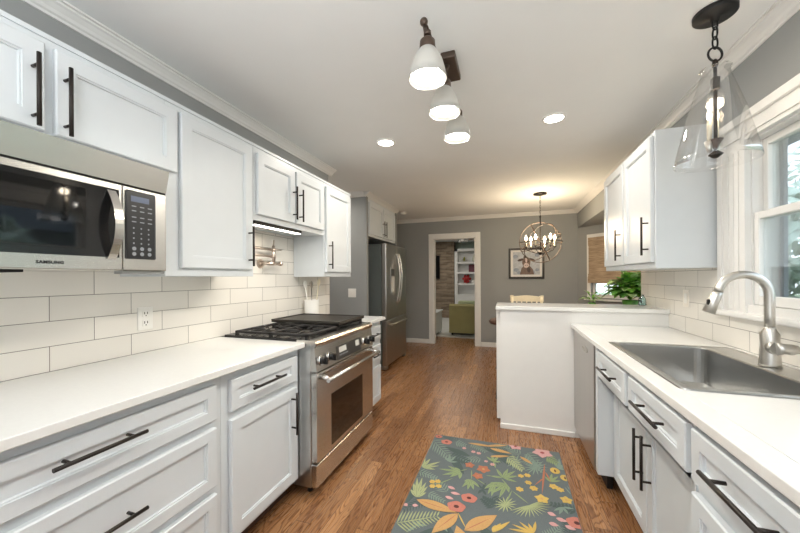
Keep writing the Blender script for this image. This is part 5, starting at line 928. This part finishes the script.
bm = bm_new(); lathe(bm, SX_, 3.72, [(.12, .78), (.19, .79), (.20, .815), (.18, .835), (.05, .84)], 28); link('seat', bm, 'brownseat', st)
bm = bm_new(); lathe(bm, SX_, 3.72, [(.09, .745), (.10, .755), (.10, .779), (.02, .7795)], 20); link('swivel', bm, 'bronze', st)
for k in range(4):
    a = PI/4+k*PI/2; bm = bm_new(); cyl(bm, (SX_+.16*math.cos(a), 3.72+.16*math.sin(a), 0), (SX_+.08*math.cos(a), 3.72+.08*math.sin(a), .75), .014, 10); link('leg', bm, 'bronze', st)
bm = bm_new(); tube(bm, [(SX_+.125*math.cos(a), 3.72+.125*math.sin(a), .30) for a in [2*PI*k/20 for k in range(20)]], .008, 8, closed=True); link('foot_ring', bm, 'bronze', st)
# framed picture of a calf
pt = thing('framed_picture', 'dark framed watercolour of a brown calf on the far grey wall', 'picture', (.32, YF-.02, 1.25))
p0, p1, q0, q1 = .022, .618, 1.262, 1.812
bm = bm_new()
for a in ((p0, p0+.035, q0, q1), (p1-.035, p1, q0, q1), (p0+.035, p1-.035, q0, q0+.035), (p0+.035, p1-.035, q1-.035, q1)): box(bm, a[0], a[1], YF-.03, YF-.001, a[2], a[3], .003)
link('frame', bm, simple('frame_black', rgb(40, 34, 30), .45), pt)
bm = bm_new(); box(bm, p0+.034, p1-.034, YF-.014, YF-.002, q0+.034, q1-.034); link('mat_board', bm, simple('mat_white', rgb(226, 224, 220), .8), pt)
cols = [rgb(186, 190, 196), rgb(120, 100, 92), rgb(84, 70, 66), rgb(214, 196, 190), rgb(150, 158, 172), rgb(60, 50, 50)]
pm = [simple('paint_%d' % i, c, .7, vary=.15, scale=30) for i, c in enumerate(cols)]
bm = bm_new(); pc = (.32, 1.53); yy = [YF-.0145]
def pp(pts, mi): yy[0] -= .0002; f = bm.faces.new([bm.verts.new((x, yy[0], z)) for x, z in pts]); f.material_index = mi
def pe(cx, cz, rx, rz, mi, rot=0): pp([(cx+rx*math.cos(a)*math.cos(rot)-rz*math.sin(a)*math.sin(rot), cz+rx*math.cos(a)*math.sin(rot)+rz*math.sin(a)*math.cos(rot)) for a in [2*PI*k/24 for k in range(24)]], mi)
pp([(.095, 1.335), (.545, 1.335), (.545, 1.74), (.095, 1.74)], 0)
for x, z, r in ((.14, 1.66, .05), (.50, 1.68, .045), (.15, 1.42, .05), (.5, 1.42, .04), (.42, 1.38, .05), (.2, 1.37, .04)): pe(x, z, r*.9, r*.7, 4)
pp([(.21, 1.337), (.24, 1.45), (.30, 1.52), (.37, 1.50), (.43, 1.43), (.45, 1.337)], 1)
pe(.32, 1.56, .070, .095, 1); pe(.32, 1.50, .045, .045, 3); pe(.225, 1.60, .055, .022, 2, .35); pe(.415, 1.60, .055, .022, 2, -.35)
pe(.32, 1.60, .016, .05, 3); pe(.285, 1.575, .010, .010, 5); pe(.355, 1.575, .010, .010, 5); pe(.305, 1.50, .007, .007, 5); pe(.335, 1.50, .007, .007, 5); pe(.30, 1.65, .03, .02, 2); pe(.36, 1.42, .03, .05, 2, .2)
link('picture', bm, pm, pt, fix=False)

# ================================================================= LIVING ROOM THROUGH THE DOORWAY
bm = bm_new(); box(bm, -3.4, -3.3, YF+.12, 10.9, 0, ZC); struct('wall_living_left', bm, 'wall')
bm = bm_new(); box(bm, 1.3, 1.4, YF, 10.9, 0, ZC); struct('wall_living_right', bm, simple('sage_wall', rgb(176, 190, 176), .85))
bm = bm_new(); box(bm, -1.62, 1.3, 10.75, 10.85, 0, ZC); struct('wall_living_far', bm, simple('sage_far', rgb(176, 190, 176), .85))
bm = bm_new(); box(bm, -3.3, -1.62, 10.40, 10.85, 0, ZC); struct('wall_chimney_breast', bm, 'stone')
bm = bm_new(); box(bm, -2.9, 1.0, 7.0, 10.3, .0005, .014); tag(link('area_rug', bm, 'carpet'), 'pale grey rug on the living room floor beyond the doorway', 'rug')
tv = thing('television', 'black flat television on the stone wall beyond the doorway', 'television', (-2.75, 10.39, 1.25))
bm = bm_new(); box(bm, -3.28, -2.07, 10.345, 10.3985, 1.25, 2.0, .004); link('housing', bm, 'black', tv)
bm = bm_new(); box(bm, -3.26, -2.085, 10.343, 10.3452, 1.27, 1.985); link('screen', bm, 'gloss', tv)
bk = thing('built_in_bookcase', 'white built-in bookcase with open shelves seen through the doorway', 'bookcase', (-1.1, 10.6, 0))
sx0, sx1 = -1.60, -.62
bm = bm_new(); box(bm, sx0, sx0+.09, 10.40, 10.748, 0, 2.20); box(bm, sx1-.09, sx1, 10.40, 10.748, 0, 2.20); box(bm, sx0, sx1, 10.40, 10.748, 2.12, 2.20); box(bm, sx0+.09, sx1-.09, 10.72, 10.748, .7, 2.12); link('body', bm, 'trim', bk)
sh_z = [.72, 1.08, 1.44, 1.76]
for z in sh_z: bm = bm_new(); box(bm, sx0+.091, sx1-.091, 10.41, 10.719, z-.03, z+.02); link('shelf', bm, 'trim', bk)
bm = bm_new(); box(bm, sx0+.091, sx1-.091, 10.41, 10.70, 0, .685); link('base_unit', bm, 'trim', bk)
def deco(name, bm, m, label, cat): tag(link(name, bm, m), label, cat)
bm = bm_new()
for k in range(40): a = random.uniform(0, 6.28); leafmesh(bm, (-1.30+random.uniform(-.03, .03), 10.55, 1.79+random.uniform(0, .12)), (math.cos(a), math.sin(a)*.4, random.uniform(.1, 1)), .09, .035)
deco('leafy_arrangement', bm, simple('yellow_leaf', rgb(176, 176, 80), .6), 'yellow green leafy arrangement on the top bookcase shelf', 'plant')
bm = bm_new(); lathe(bm, -.99, 10.55, [(.05, 1.7805), (.09, 1.84), (.06, 1.92), (.03, 2.0), (.04, 2.02)], 20); deco('vase', bm, simple('vase_pale', rgb(206, 206, 190), .4), 'pale vase on the top bookcase shelf', 'vase')
bm = bm_new(); box(bm, -1.18, -.80, 10.6, 10.62, 1.4605, 1.70); deco('framed_art', bm, simple('plum_art', rgb(110, 62, 74), .6), 'plum coloured framed art on the second bookcase shelf', 'picture')
bm = bm_new(); bmesh.ops.create_uvsphere(bm, u_segments=14, v_segments=10, radius=.09, matrix=Matrix.Translation((-1.24, 10.55, 1.25))); lathe(bm, -1.24, 10.55, [(.05, 1.1005), (.02, 1.12), (.02, 1.17)], 14)
for k in range(6): a = k*PI/3; bmesh.ops.create_uvsphere(bm, u_segments=8, v_segments=6, radius=.045, matrix=Matrix.Translation((-1.24+.10*math.cos(a), 10.55, 1.25+.10*math.sin(a))))
deco('red_sculpture', bm, simple('red_glaze', rgb(160, 34, 34), .4), 'red flower-shaped ornament on the third bookcase shelf', 'ornament')
bm = bm_new(); lathe(bm, -1.03, 10.55, [(.05, 1.1005), (.06, 1.15), (.03, 1.21)], 18); deco('white_jar', bm, 'plastic', 'small white jar beside the red ornament', 'jar')
ac = thing('armchair', 'olive green upholstered armchair seen from behind in the living room', 'armchair', (-.80, 7.6, 0))
bm = bm_new(); prism(bm, [(7.50, .06), (7.20, .07), (7.22, .66), (7.30, .70), (7.40, .68)], 'X', -1.235, -.36); link('backrest', bm, 'green', ac)
bm = bm_new(); box(bm, -1.10, -.49, 7.41, 8.05, .10, .42, .03, seg=2); link('seat', bm, 'green', ac)
for a, b in ((-1.235, -1.105), (-.485, -.36)): bm = bm_new(); box(bm, a, b, 7.51, 8.05, .06, .56, .03, seg=2); link('armrest', bm, 'green', ac)
bm = bm_new(); box(bm, -1.08, -.51, 7.42, 7.62, .43, .76, .05, seg=2); link('cushion', bm, simple('pale_cushion', rgb(186, 196, 158), .9), ac)
for x in (-1.18, -.42):
    for y in (7.30, 7.98): bm = bm_new(); cyl(bm, (x, y, .0145), (x, y, .062), .02, 10); link('leg', bm, 'bronze', ac)
cn = thing('console_cabinet', 'low white console at the left of the doorway in the living room', 'cabinet', (-1.7, 7.2, 0))
bm = bm_new(); box(bm, -1.95, -1.46, 6.75, 7.55, .08, .52, .004); link('body', bm, 'paint', cn)
bm = bm_new(); box(bm, -1.97, -1.44, 6.73, 7.57, .5205, .545, .004); link('top', bm, 'paint', cn)
for x in (-1.92, -1.49):
    for y in (6.79, 7.51): bm = bm_new(); box(bm, x-.02, x+.02, y-.02, y+.02, .0145 if y > 7 else .0005, .0795); link('leg', bm, 'paint', cn)
fn = thing('ceiling_fan', 'dark ceiling fan with light kit in the living room', 'ceiling fan', (-.98, 8.3, 2.2))
fx, fy = -1.06, 8.3
bm = bm_new(); lathe(bm, fx, fy, [(.07, ZC-.0005), (.06, ZC-.04), (.02, ZC-.05), (.02, 2.34), (.10, 2.33), (.11, 2.28), (.06, 2.26)], 24); link('motor', bm, 'nickel', fn)
for k in range(5):
    a = k*2*PI/5+.1; bm = bm_new(); box(bm, .10, .62, -.065, .065, 2.298, 2.306, .002); bmesh.ops.transform(bm, verts=bm.verts, matrix=Matrix.Translation((fx, fy, 0)) @ Matrix.Rotation(a, 4, 'Z')); link('blade', bm, 'bronze', fn)
for k in range(3):
    a = k*2*PI/3+.5; bm = bm_new(); lathe(bm, fx+.08*math.cos(a), fy+.08*math.sin(a), [(.02, 2.26), (.04, 2.22), (.045, 2.19), (.02, 2.185)], 14); link('lamp_shade', bm, 'frost', fn)

# ================================================================= OUTDOORS
bm = bm_new(); box(bm, 1.6, 40, -30, 40, -.6, -.45); struct('ground', bm, 'grass')
def tree(name, label, x, y, h, r, seed, n=1500, z0=-.45):
    rn = random.Random(seed); t = thing(name, label, 'tree', (x, y, z0))
    bm = bm_new(); tube(bm, [(x, y, z0), (x+.1, y, z0+h*.4), (x, y+.1, z0+h*.75)], [.14, .10, .05], 10); link('trunk', bm, 'bark', t)
    bm = bm_new()
    for k in range(n):
        v = Vector((rn.gauss(0, 1), rn.gauss(0, 1), rn.gauss(0, 1))).normalized()*rn.uniform(.55, 1)**.6
        c = Vector((x+v.x*r, y+v.y*r, z0+h*.58+v.z*h*.45)); L = rn.uniform(.10, .22); a = Vector((rn.uniform(-1, 1), rn.uniform(-1, 1), rn.uniform(-1, 1))).normalized()*L; b = a.orthogonal().normalized()*L*.5
        bm.faces.new([bm.verts.new(q) for q in (c-a, c-b, c+a, c+b)])
    f = link('foliage', bm, 'tree', t, fix=False); f['kind'] = 'stuff'
tree('tree', 'bushy green tree outside the sink window, in front', 4.0, 5.6, 3.0, 1.3, 1, 1900)
tree('tree', 'tall pale tree farther out behind the bushes', 8.4, 9.6, 6.0, 2.3, 2, 2000)
tree('tree', 'green tree outside on the camera side of the window', 5.4, 2.2, 3.0, 1.5, 3, 1500)
tree('tree', 'distant tree beyond the bay window', 6.0, 14.5, 5.0, 2.0, 4, 1500)
hs = thing('neighbour_house', 'pale grey neighbouring house with sloping roof outside the window', 'house', (9, 3.5, -.45))
bm = bm_new(); box(bm, 12.0, 17, 6.0, 15, -.45, 3.0); link('wall', bm, 'siding', hs)
bm = bm_new(); prism(bm, [(11.4, 2.9), (14.5, 5.2), (17.6, 2.9), (14.5, 4.9)], 'Y', 5.6, 15.4); link('roof', bm, 'roof', hs)
# porch eave just outside the sink window
bm = bm_new()
prism(bm, [(XR+.14, 2.56), (1.95, 2.34), (1.95, 2.24), (1.85, 2.24), (XR+.14, 2.44)], 'Y', -1.0, 5.5); tag(link('porch_eave', bm, 'siding'), 'grey roof eave seen through the top of the sink window', 'eave')
